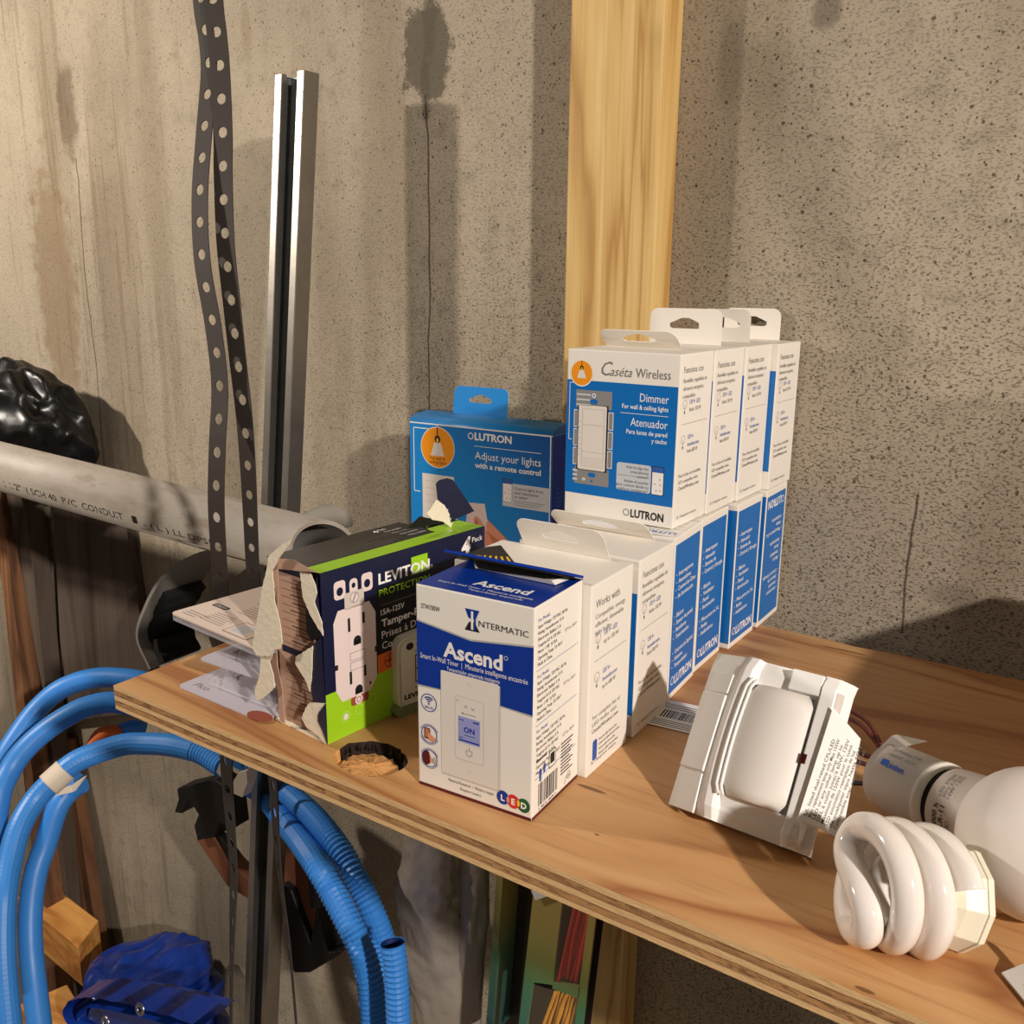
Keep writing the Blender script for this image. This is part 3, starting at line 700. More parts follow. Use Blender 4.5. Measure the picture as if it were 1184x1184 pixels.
# ------------------------------------------------------------------ blue and white timer box
def timer_box():
    w, d, h = .075, .0549, .122
    root = empty('timer_box', (.3397,.0266,0), .0576)
    tag(root, 'blue and white smart timer box with lifted blue lid in front of the row', 'box')
    b = MB(); b.bevbox((-w,0,0), (w,0,0), (0,d,0), (0,0,h), WHITE, r=.0009)
    p = Panel(b, (-w,0,0), (1,0,0), (0,0,1))
    p.rect(.4, .3, 74.8, 2.2, MAROON)
    p.poly([(.4,61.5),(.4,101.6),(35.9,96.9),(74.8,101.4),(74.8,61.3),(54,62.6),(17,62.6)], SILV)
    p.poly([(.4,62.6),(.4,100.6),(35.9,95.9),(74.8,100.4),(74.8,62.4),(54,63.2),(17,63.2)], DBLUE, 1)
    p.text('STW700W', 3.6, 108.4, 4.2, INK, width=12.5)
    p.poly([(32.6,114),(41.6,114),(39.4,109),(37.1,108.4),(34.8,109)], DBLUE, 1); p.poly([(32.4,101.8),(41.8,101.8),(39,106.5),(37.1,107.4),(35,106.5)], INK, 1)
    p.rect(36.4,102.6,37.8,113,INKW,2); p.line([(38.9,102.8),(38.9,109.4)], 1.0, DBLUE, 2)
    p.text('NTERMATIC', 41.2, 105.2, 5.0, INK, 1, width=30.5); 
    p.text('Ascend', 18.2, 83.6, 12.2, INKW, 2, bold=.03, width=38); p.ring(58.3, 91, 1.2, .25, INKW, 2, n=12)
    p.text('Smart In-Wall Timer  |  Minuterie intelligente encastrée', 2.6, 79.2, 4.3, INKW, 2, width=69); p.text('Temporizador empotrado inteligente', 20.5, 75.6, 3.2, INKW, 2, width=34)
    # wall plate picture, raised like a printed photograph
    p.rect(16.6, 11.8, 54.8, 74.2, PLATE2, 2); p.rrect(16.4, 12.8, 54, 75, 1, PLATE, 3)
    for y in (70, 18): p.ring(35.2, y, 1.4, .25, PLATE2, 4, n=12)
    p.rrect(25.7, 24.0, 44.6, 62.4, 1.5, PLATE2, 4); p.rrect(26.0, 24.6, 44.2, 62.0, 1.4, PLATE, 5)
    p.line([(32,56.2),(33,57.6),(34,56.2)], .4, MGREY, 6); p.line([(36.6,57.2),(37.6,55.8),(38.6,57.2)], .4, MGREY, 6)
    p.ring(27.6, 59.6, .8, .2, MGREY, 6, n=8); p.line([(30.6,52.6),(39.4,52.6)], .45, MGREY, 6); p.ring(30.8,52.8,.8,.25,MGREY,6,n=8)
    p.rect(27.9, 35, 42.2, 50.6, LCD, 6); p.text('ON', 35.2, 41.6, 4.6, DBLUE, 7, bold=.03, align='C'); p.line([(32,39.9),(39,39.9)], .4, DBLUE, 7)
    p.line([(28.6,48.6),(31.6,48.6)], .5, DBLUE, 7); p.line([(38,48.8),(41.4,48.8)], .9, DBLUE, 7); p.line([(28.5,38),(31,38)], .5, DBLUE, 7); p.line([(28.6,36.4),(41.6,36.4)], .9, DBLUE, 7)
    p.line([(26.2,33.8),(44.1,33.8)], .25, PLATE2, 6)
    p.ring(35.1, 29.6, 2.2, .45, MGREY, 6, a0=120, a1=420, n=16); p.line([(35.1,30.2),(35.1,32.6)], .5, MGREY, 6)
    # three round icons
    for cy in (53.0, 33.6, 15.6+3): p.ring(8.0, cy, 5.5, .5, DBLUE, 2, n=26); 
    for cy in (33.6, 18.6): p.ring(8.0, cy, 6.3, .3, DBLUE, 2, a0=20, a1=160, n=12); p.ring(8.0, cy, 6.3, .3, DBLUE, 2, a0=200, a1=340, n=12)
    for r in (1.7, 3.0, 4.2): p.ring(8, 52.6, r, .75, DBLUE, 2, a0=45, a1=135, n=8)
    p.ell(8, 52.4, .6, .6, DBLUE, 2, 8); p.text('Wi-Fi', 8, 49.2, 2.6, DBLUE, 2, align='C')
    p.rrect(4.6, 30.6, 8.6, 37.4, .6, INK, 2, 2); p.rect(5.1, 31.4, 8.1, 36.8, SKIN2, 3); p.poly([(7,30),(12,29.4),(12.2,32),(9,34),(7,35),(7.4,32)], SKIN, 4)
    p.poly([(3,18.6),(3.6,21.6),(6,23.4),(7.6,22.6),(8.2,20.4),(9,19.2),(8.2,18),(8.6,16.2),(7.4,14.8),(5.2,13.8),(3.6,15.6)], MAROON, 2)
    p.poly([(8.2,19.6),(10,18.8),(9.8,16.6),(8.4,16)], SKIN, 3)
    for r in (2.2, 3.4): p.ring(8.8, 17.8, r, .4, INKG, 3, a0=-45, a1=45, n=6)
    p.text('Neutral Required  /  Neutre requis', 36, 8.4, 2.7, INKG, 1, width=30, align='C'); p.text('Requiere neutro', 36, 4.9, 2.7, INKG, 1, width=14, align='C')
    for cx, m, t, lv in ((57, DBLUE, 'L', 2), (63.6, REDI, 'E', 3), (70.2, GRNI, 'D', 4)):
        p.ell(cx, 9.2-.06*(cx-57), 3.9, 4.2, m, lv, 22); p.text(t, cx, 7.4-.06*(cx-57), 5, INKW, 6, bold=.04, align='C')
    p.ell(60.3, 9, .9, 2.1, SKIN, 5, 12); p.ell(66.9, 8.8, .9, 2.1, YELI, 5, 12)
    # right side small print
    s = Panel(b, (0,0,0), (0,1,0), (0,0,1))
    s.rect(.3, .3, 54.4, 2.2, MAROON)
    y = 113
    L = ['For Model:', 'Input Voltage: 120 VAC, 60 Hz', 'Rating: Incandescent 15 A', 'Electronic Ballast 5 A', 'Tungsten 8.3 A 120 VAC', 'Motor 1 HP, 16 FLA', 'Operating Temp. 32-104 F', 'Made in China']
    for blk in range(3):
        for i, t in enumerate(L):
            s.text(t, 4, y, 2.8, INKB if i == 0 else INK, 1, width=min(34, 1.05*len(t)+2)); y -= 3.5
        s.line([(3,y+1.2),(51,y+1.2)], .25, INKB, 1); s.text('32°F to 104°F', 34, y+6+7, 2.6, INKG, 1, width=14); y -= 3.4
    s.text('Questions?', 4, 25+8, 2.8, INK, 1, bold=.015, width=12)
    x = 7
    random.seed(3)
    while x < 29:
        ww = random.choice((.35,.6,.9,1.3)); s.rect(x, 5.5, x+ww, 19, INK); x += ww+random.choice((.35,.6,.9))
    s.text('0 78275 18094 4', 7.5, 2.9, 2.2, INK, 1, width=20)
    s.poly([(8,20),(10,20),(10.6,26),(9,28),(7.4,26)], INKB); s.poly([(12.6,23),(14.2,23),(15,27.6),(13.4,29),(12,27.6)], INKB)
    s.rrect(18.5, 22.4, 26.5, 33, 1.2, GRNI); s.rrect(19.1, 23, 25.9, 32.4, 1, INKW, 1); s.rrect(20, 25, 25, 31.4, .6, INK, 2)
    for i in range(10): s.line([(33,31-i*2.1),(47-2*(i%3),31-i*2.1)], .8, INK)
    s.ring(43, 7.5, 2.4, .35, INK, n=14); s.text('UL', 41.7, 6.6, 2.4, INK, 1); s.line([(38,4),(40,8)], .4, INK)
    # top
    t = Panel(b, (-w,0,h), (1,0,0), (0,1,0))
    t.rect(.3, .3, 74.6, 54.4, DBLUE); t.text('Ascend', 27, 15, 11.5, INKW, 1, bold=.028, width=35)
    t.text('Smart In-Wall Timer  |  Minuterie intelligente', 8, 9.5, 3.4, INKW, 1, width=60); t.text('Temporizador empotrado', 30, 6, 3, INKW, 1, width=34)
    b.build('carton', root)
    f = MB(); el = .36
    A = V3((-w,d,h+.0006)); Bd = V3((0,-math.cos(el),math.sin(el)))
    pts = [A, A+V3((w,0,0)), A+V3((w-.002,0,0))+Bd*.026, A+V3((.003,0,0))+Bd*.034]
    N = V3((0, math.sin(el), math.cos(el)))
    f.hexa([q for q in pts]+[q+N*.0016 for q in pts], DBLUE)
    f.hexa([q-N*.0009 for q in pts]+[q-N*.0004 for q in pts], DARKB)
    f.build('lid', root)
    g = MB()
    g.hexa([V3((-w+.014,d-.016,h+.0005)),V3((-.008,d-.018,h+.0005)),V3((-.004,d-.001,h+.0012)),V3((-w+.002,d-.001,h+.0012)),V3((-w+.016,d-.017,h+.0012)),V3((-.01,d-.019,h+.003)),V3((-.006,d-.001,h+.0019)),V3((-w+.004,d-.001,h+.0019))], WHITE)
    g.build('tuck_flap', root)
timer_box()

# ------------------------------------------------------------------ blue remote kit box
def kit_box():
    w, d, h = .161, .046, .157
    root = empty('remote_kit_box', (.1527,.3478,0), .045)
    tag(root, 'wide sky blue box with orange lamp circle and hang tab, left of the stud', 'box')
    b = MB(); b.bevbox((-w,0,0), (w,0,0), (0,d,0), (0,0,h-.006), RBLUE, r=.0009)
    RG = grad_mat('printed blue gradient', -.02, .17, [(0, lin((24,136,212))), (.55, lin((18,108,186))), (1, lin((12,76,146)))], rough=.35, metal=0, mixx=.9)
    # softly folded shoulder
    vs = []; prof = [(0,h-.006),(.002,h-.002),(.012,h+.001),(.03,h+.002),(.042,h),(d,h-.006)]
    for x in (-w, 0):
        for y, z in prof: vs.append((x,y,z))
    n = len(prof); b.add(vs, [[i,i+n,i+n+1,i+1] for i in range(n-1)], RBLUE, True); b.poly(vs[n:][::-1], RBLUED); b.poly(vs[:n], RBLUED)
    p = Panel(b, (-w,0,0), (1,0,0), (0,0,1))
    p.poly([(62,77),(160.8,81),(160.8,150.6),(62,150.6)][::1], RBLUED) if False else None
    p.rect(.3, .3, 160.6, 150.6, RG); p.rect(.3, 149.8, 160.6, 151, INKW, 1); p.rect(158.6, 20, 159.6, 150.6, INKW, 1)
    p.line([(34,147.5),(34,149.6)], .8, INKW, 2); p.line([(33.9,145.5),(5,145.5),(5,82),(12,82)], .9, INKW, 1)
    pendant(p, 33.8, 128, 19.5, text=('For wall &', 'ceiling lights'))
    p.ring(72.6, 143, 3.2, .9, INKW, 2, n=20); p.text('LUTRON', 77, 139.8, 9.6, INKW, 2, bold=.035, width=41)
    p.line([(76.5,133.8),(149.5,133.8)], .5, INKW, 2)
    p.text('Adjust your lights', 77.4, 121.6, 10.4, INKW, 2, width=72); p.text('with a remote control', 77.4, 113.2, 7.2, INKW, 2, bold=.025, width=72)
    p.rect(108.5, 80, 158.4, 102.5, MGREY2, 2)
    for i, t in enumerate(('Control lights from', 'your smartphone', 'or tablet*')): p.text(t, 121.5, 97-4*i, 3.9, INK, 3, width=(31,26,15)[i])
    for i in range(3): p.line([(121.5,86.5-2*i),(154-4*i,86.5-2*i)], .5, INKG, 3)
    phone_pic(p, 109.2, 84.5, 118.6, 106)
    p.poly([(15,30),(60,30),(53,101),(15,101)], PLATE, 2); 
    for i in range(5): p.line([(19,94-i*7),(47,94-i*7)], .3, SILV, 3)
    p.poly([(70,78),(88,79),(93,55),(74,30),(64,40)], PINKW, 3); p.line([(88,79),(93,55)], .8, INKW, 4)
    # hand holding the remote
    p.poly([(78,30),(118,30),(116,46),(103,56),(92,64),(90,58),(92,50),(86,60),(80,66),(76,64),(77,54),(72,48),(72,38)], SKIN, 5)
    p.poly([(92,52),(104,46),(116,36),(118,30),(110,32),(98,42)], SKIN2, 6); p.poly([(78,64),(81,60),(83,52),(80,50),(77,56)], SKIN2, 6)
    s = Panel(b, (0,0,0), (0,1,0), (0,0,1)); s.rect(.5, 1, 45.5, 150, DBLUE)
    for i in range(4): s.line([(8,96-i*4),(34-5*i,96-i*4)], .5, RBLUE, 1)
    for i in range(3): s.ring(12, 70-i*9, 2, .5, RBLUE, 1, n=12)
    b.build('carton', root)
    t = MB(); hang_tab(t, (-w+.023, d-.004, h-.001), (1,0,0), (0,.12,1), .064, .028, RBLUE); t.build('hang_tab', root)
kit_box()

# ------------------------------------------------------------------ torn outlet carton
def outlet_box():
    w, d, h = .1492, .0541, .1126; a = 1.4742
    root = empty('outlet_box', (.1884,.0250,0), a)
    tag(root, 'torn navy and lime green outlet four-pack carton with ragged open end', 'box')
    b = MB(); th = .0006
    b.box((0,0,0), (w,0,0), (0,th,0), (0,0,h), NAVY)            # front
    b.box((.004,d-th,0), (w-.004,0,0), (0,th,0), (0,0,h-.003), TAN)         # back
    b.box((0,0,0), (w,0,0), (0,d,0), (0,0,th), CARD)
    b.box((w-th,0,0), (th,0,0), (0,d,0), (0,0,h), NAVY)
    b.box((.001,0,h-th), (w-.034,0,0), (0,d,0), (0,0,th), NAVY)
    b.box((w-.034,0,h-th), (.034,0,0), (0,.026,0), (0,0,th), NAVY)
    p = Panel(b, (0,0,0), (1,0,0), (0,0,1))
    p.rect(.1, .1, 149, 112.4, NAVY); p.rect(44, 44.5, 149, 92, NBLK, 1)
    p.rect(.2, .1, 149, 33.4, GREEN, 1); p.rect(43.6, 33.4, 149, 46.2, ORNG, 2)
    # outlet picture with mounting ears
    for cx in (14.2, 36.4): p.rrect(cx-4.6, 92.5, cx+4.6, 104.5, 2.5, PINKW, 3); p.ell(cx, 97.6, 2.6, 2.8, NAVY, 4, 14)
    p.rrect(22, 92, 28.6, 103.5, 2.8, PINKW, 3); p.ell(25.3, 99, 1.6, 1.8, NAVY, 4, 10)
    p.rrect(17.6, 84.5, 33.4, 95.2, 1.2, PLATE2, 4); p.ell(25.6, 91, 3.6, 3.8, PINKW, 5, 18); p.ring(25.6, 91, 3.6, .5, MGREY, 6, n=16); p.line([(24.4,88.6),(26.8,93.4)], 1.0, MGREY, 6)
    p.poly([(13,24.5),(37,24.5),(42.6,33),(42.6,77),(37.5,85.5),(12,85.5),(8.2,78),(8.4,33)], PINKW, 4)
    p.line([(20,32),(20,80)], .3, PLATE2, 5)
    for x, y0, y1, wd in ((20.5,69.5,78.5,2.0),(32.5,72,79.5,2.0),(20.5,34,42.6,2.0),(32.5,36,43.5,2.0)): p.rect(x-wd/2, y0, x+wd/2, y1, INK, 6)
    for x, y in ((26.8,60),(26.8,24.8+1.6)): p.ell(x, y+2.2, 3.1, 3.1, INK, 6, 16); p.rect(x-3.1, y-.8, x+3.1, y+2.4, INK, 6)
    for y in (52.6, 46): p.rrect(20.5, y-3.2, 33, y+2.4, .5, MGREY, 5, 2); p.rrect(20.9, y-2.8, 32.6, y+2, .5, PINKW, 6, 2)
    p.rect(8.0, 47, 10.6, 50.6, INK, 6); p.rect(41.2, 49.6, 43.6, 53.4, INK, 6); p.ell(36.6, 29.6, .9, 1.2, INK, 6, 8)
    p.rrect(20, 18.6, 35, 25.6, 2, REDC, 3); p.ell(26.6, 21.6, 3.2, 3.2, PINKW, 5, 16); p.ring(26.6, 21.6, 2.0, .5, REDC, 6, n=12)
    for cx, cy in ((15.5,13.5),(38,18),(27,14.5)): p.ring(cx, cy, 3.6, .5, GREEN2, 3, n=16); p.ell(cx, cy, 2.0, 2.2, PLATE, 3, 12) if cx < 20 else None
    p.rect(75.4, 93.5, 90.6, 105.6, GREEN, 3)
    p.text('LEVITON', 46, 94.2, 10, INKW, 4, bold=.028, width=46.5); p.ring(94.4, 95.4, 1, .25, INKW, 4, n=10)
    p.text('PROTECTION', 46.3, 85.8, 6.6, GREEN, 4, width=46)
    p.line([(47,79.5),(140,79.5)], .4, INKG, 3)
    p.text('15A-125V', 47.3, 72.8, 5.4, INKW, 4, bold=.012, width=21)
    p.text('Tamper-Resistant Outlets', 47.6, 64.6, 7.2, INKW, 4, bold=.02, width=88)
    p.text('Prises à DDFT inviolables', 47.6, 56.6, 7.2, INKW, 4, width=80); p.text('Contactos ICFT resistentes', 47.6, 49.2, 7.0, INKW, 4, width=84)
    p.ring(54, 40, 4.8, .5, INK, 4, n=20)
    for k in range(4):
        g = PI/2*k; p.line([(54,40),(54+3.6*math.cos(g),40+3.6*math.sin(g))], .8, INK, 4)
    for i in range(2): p.text('Tamper resistant protection', 63, 41-5*i, 4.2, MAROON, 4, width=60)
    for i in range(4): p.text('For added safety / pour plus', 52, 27-4.6*i, 3, GREEN2, 4, width=44-4*i)
    p.text('4', 124, 96.4, 16, INKW, 4, bold=.06, shear=.12); p.text('Pack', 135.5, 103.2, 5.4, INKW, 4, width=11)
    # top print
    t = Panel(b, (0,0,h), (1,0,0), (0,1,0))
    t.rect(.1, .1, 148.8, 15, GREEN); t.poly([(112,15),(148.8,15),(148.8,25.5),(116,25.5)], GREEN); t.rect(1.2, 15, 114, 53.6, NBLK)
    t.line([(12,35),(114,35)], .4, INKG, 1)
    for i in range(4): t.text('Tamper-resistant outlets self test and lockout', 14, 18.5+3.6*i, 2.9, INKG, 1, width=(64,70,58,50)[i])
    t.text('4', 84, 44, 6.5, INKW, 1, bold=.06); t.text('Pack', 89, 46, 4, INKW, 1, bold=.02)
    for i in range(4): t.text('Prises inviolables', 96-2*i, 22+6*i, 3.6, INKW, 1, width=16)
    t.ell(123, 9, 1.6, 1.6, INKW, 1, 12); 
    for i in range(3): t.line([(127+i*3.4,4),(129+i*3.4,12)], .9, GREEN2, 1)
    e = Panel(b, (w,0,0), (0,1,0), (0,0,1)); e.rect(.2,.2,53.6,112,NAVY)
    b.build('carton', root)
    # ragged end: navy strip that is left of the end panel, with torn kraft rims
    def rag(pts, amp=1.1, seg=9, sd=0):
        out = []
        for i in range(len(pts)):
            a0, b0 = V3(pts[i]+(0,)), V3(pts[(i+1) % len(pts)]+(0,))
            L = (b0-a0).length; n = max(1, int(L/2.2)); nrm = V3((-(b0-a0).y, (b0-a0).x, 0)).normalized() if L else V3()
            for k in range(n):
                q = a0.lerp(b0, k/n); 
                if k: q = q+nrm*(amp*noise.noise(V3((q.x*.35+sd, q.y*.35, sd*2.1))))
                out.append((q.x, q.y))
        return out
    e = MB()
    pe = Panel(e, fn=lambda u, v, hh: V3((-.0004-hh/1000, u/1000, v/1000)), lift=0, step=.25)
    def LP(pts, m, mb, D=(-.0006,0,0), sd=1, amp=.6):
        out = []; P = [V3(q) for q in pts]
        for a_, b_ in zip(P, P[1:]+P[:1]):
            n_ = max(1, int((b_-a_).length/.0022))
            for k_ in range(n_):
                q = a_.lerp(b_, k_/n_)
                if k_: q = q+V3((0, noise.noise(q*420+V3((sd,0,0))), noise.noise(q*420+V3((0,sd,5)))))*(amp/1000)
                out.append(q)
        mb.prism(out, D, m)
    LP([(-0.0005,0.0020,0.1129),(-0.0005,-0.0011,0.0013),(-0.0005,0.0085,0.0039),(-0.0005,0.0110,0.0250),(-0.0005,0.0122,0.0339),(-0.0005,0.0102,0.0640),(-0.0005,-0.0009,0.0729),(-0.0005,-0.0009,0.0817),(-0.0005,0.0056,0.0928),(-0.0005,0.0027,0.1022)], NAVY, e)
    LP([(-0.0002,0.0141,0.0898),(-0.0002,-0.0004,0.0795),(-0.0002,-0.0008,0.0738),(-0.0002,0.0098,0.0670),(-0.0002,0.0148,0.0717)], NBLK, e, sd=3)
    LP([(-0.0012,0.0175,0.1107),(-0.0012,0.0072,0.1114),(-0.0012,0.0030,0.1052),(-0.0012,0.0019,0.1002),(-0.0012,0.0047,0.0938),(-0.0012,-0.0018,0.0825),(-0.0012,-0.0024,0.0741),(-0.0012,0.0020,0.0776),(-0.0012,0.0096,0.0852),(-0.0012,0.0154,0.0946)], CARD, e, sd=4)
    LP([(-0.0014,0.0078,0.0649),(-0.0014,0.0178,0.0582),(-0.0014,0.0251,0.0531),(-0.0014,0.0261,0.0479),(-0.0014,0.0198,0.0423),(-0.0014,0.0156,0.0384),(-0.0014,0.0129,0.0330),(-0.0014,0.0105,0.0430),(-0.0014,0.0092,0.0535)], CARD, e, sd=5)
    LP([(-0.0014,-0.0022,0.0295),(-0.0014,0.0135,0.0250),(-0.0014,0.0181,0.0200),(-0.0014,0.0227,0.0118),(-0.0014,0.0172,0.0066),(-0.0014,0.0073,0.0051),(-0.0014,0.0001,0.0013),(-0.0014,-0.0020,0.0020),(-0.0014,-0.0010,0.0096),(-0.0014,0.0053,0.0137),(-0.0014,0.0061,0.0186)], CARD, e, sd=6)
    LP([(-0.0021,-0.0031,0.0300),(-0.0021,-0.0029,0.0026),(-0.0021,0.0016,0.0110),(-0.0021,0.0054,0.0160),(-0.0021,0.0039,0.0217)], NAVY, e, sd=7)
    for i, t_ in enumerate(('Sur P', 'Leviton', 'ou 1747', 'NT')): pe.text(t_, 9.5, 46-5*i, 2.6, INKW, 1, width=-6)
    e.build('torn_end_strip', root)
    # inner tan insert sheet seen through the opening
    f = MB(); f.box((.0035,.012,.001), (0,.038,0), (.0008,0,0), (0,0,.108), TAN)
    pf = Panel(f, fn=lambda u, v, hh: V3((.0034-hh/1000, u/1000, v/1000)), lift=0, step=.1)
    for zz, zh in ((50,54.5),(104,108)): pf.rect(14, zz, 46, zh, NAVY, 1)
    yy = 101
    while yy > 4:
        if not 46 < yy < 57:
            wv = 10+10*random.random(); pf.line([(16,yy),(16+wv,yy)], .9, TAND, 1)
            pf.line([(14,yy-2.4),(44,yy-2.4)], .3, TAND, 1)
        yy -= 5.2
    f.build('inner_sheet', root)
    g = MB()   # big torn flap of the end panel hanging outward at the back edge
    LP([(-0.0075,0.0140,0.1334),(-0.0075,0.0248,0.1277),(-0.0075,0.0393,0.1175),(-0.0075,0.0415,0.1102),(-0.0075,0.0475,0.0960),(-0.0075,0.0533,0.0784),(-0.0075,0.0632,0.0510),(-0.0075,0.0586,0.0469),(-0.0075,0.0520,0.0477),(-0.0075,0.0437,0.0504),(-0.0075,0.0401,0.0551),(-0.0075,0.0330,0.0580),(-0.0075,0.0301,0.0629),(-0.0075,0.0315,0.0756),(-0.0075,0.0357,0.0887),(-0.0075,0.0364,0.1083),(-0.0075,0.0302,0.1170)], CARD, g, sd=8)
    LP([(-0.0060,0.0558,0.0472),(-0.0060,0.0588,0.0325),(-0.0060,0.0650,0.0199),(-0.0060,0.0645,0.0118),(-0.0060,0.0553,0.0175),(-0.0060,0.0429,0.0283),(-0.0060,0.0438,0.0369),(-0.0060,0.0470,0.0444),(-0.0060,0.0424,0.0530)], CARD, g, sd=9)
    LP([(-0.0032,0.0425,0.1060),(-0.0032,0.0362,0.0589),(-0.0032,0.0520,0.0421),(-0.0032,0.0438,0.0254),(-0.0032,0.0433,0.0040),(-0.0032,0.0382,0.0035),(-0.0032,0.0389,0.0268),(-0.0032,0.0431,0.0446),(-0.0032,0.0389,0.0827),(-0.0032,0.0366,0.1092)], TAN, g, sd=10, amp=.3)
    LP([(-0.0030,0.0364,0.1155),(-0.0030,0.0211,0.1178),(-0.0030,0.0024,0.1147),(-0.0030,-0.0018,0.1144),(-0.0030,0.0112,0.1125),(-0.0030,0.0370,0.1087)], TAN, g, sd=11, amp=.3)
    g.build('torn_flap', root)
    # turned-up lid scrap at the far end
    k = MB(); y0 = .016
    def lid(u, v, hh): return V3((u/1000, y0+v*.35/1000+hh/1000, h+v/1000))
    pl = Panel(k, fn=lambda u, v, hh: lid(u, v, -hh), lift=0, step=.2)
    k.prism([V3(q) for q in [(0.1186,0.0180,0.1461),(0.1222,0.0180,0.1482),(0.1300,0.0180,0.1482),(0.1357,0.0180,0.1461),(0.1583,0.0180,0.1190),(0.1322,0.0180,0.1162),(0.1310,0.0180,0.1224),(0.1266,0.0180,0.1287),(0.1201,0.0180,0.1348),(0.1193,0.0180,0.1409)]], (0,.0006,0), NAVY)
    k.prism([V3(q) for q in [(0.1068,0.0165,0.1269),(0.1111,0.0165,0.1292),(0.1172,0.0165,0.1349),(0.1250,0.0165,0.1298),(0.1294,0.0165,0.1233),(0.1307,0.0165,0.1174),(0.1333,0.0165,0.1104),(0.1293,0.0165,0.1138),(0.1231,0.0165,0.1182),(0.1127,0.0165,0.1214)]], (0,.0006,0), CARD)
    k.prism([V3(q) for q in [(0.1034,0.0190,0.1253),(0.1152,0.0190,0.1211),(0.1266,0.0190,0.1164),(0.1126,0.0190,0.1166),(0.0900,0.0190,0.1187)]], (0,.0006,0), NBLK)
    pl = Panel(k, fn=lambda u, v, hh: V3((u/1000, .0178-hh/1000, h+v/1000)), lift=0, step=.2)
    for i, t_ in enumerate(('4 the', 'outlets', 'protect', 'Tous')): pl.text(t_, 121+1.5*i, 13.5-3.6*i, 3.2, INKW, 1, bold=.02, rot=-.2, width=9)
    k.build('torn_lid', root)
outlet_box()

# ------------------------------------------------------------------ small outlet pack
def small_pack():
    root = empty('switch_pack', (.2006,.0790,0), 1.32)
    tag(root, 'small ivory rounded switch pack with green foot between the torn carton and the timer box', 'box')
    b = MB()
    def rr(y, x0, z0, x1, z1, r):
        pts = []
        for cx, cz, a0 in ((x1-r,z0+r,-90),(x1-r,z1-r,0),(x0+r,z1-r,90),(x0+r,z0+r,180)):
            for i in range(5):
                g = math.radians(a0+22.5*i); pts.append((cx+r*math.cos(g), y, cz+r*math.sin(g)))
        return pts
    COLA = mat('ivory pack shell', (226,222,206), .4)
    b.prism(rr(0, 0, .004, .040, .055, .007), (0,.030,0), COLA)
    b.prism(rr(-.001, -.002, .0, .042, .007, .003), (0,.033,0), mat('dull green foot', (122,134,98), .4))
    p = Panel(b, (0,-.0011,0), (1,0,0), (0,0,1))
    p.rrect(1.5, 8, 38.5, 53, 5, COLA, 1)
    p.text('LEVITON', 4, 12, 4.6, INK, 2, bold=.05, width=24); p.rect(13, 22, 24, 42, INK, 2); p.rect(13.8, 22.8, 23.2, 31.6, COLA, 3); p.rect(13.8, 32.4, 23.2, 41.2, COLA, 3)
    for y in (18.6, 44.6): p.ring(18.5, y, 2, .5, INK, 2, n=12); p.line([(13,y),(24,y)], .5, INK, 2)
    p.ell(9, 49, 3, 2.6, INK, 2, 14); p.text('15A - 120V', 14, 48, 3, INK, 2, width=14)
    b.build('shell', root)
small_pack()

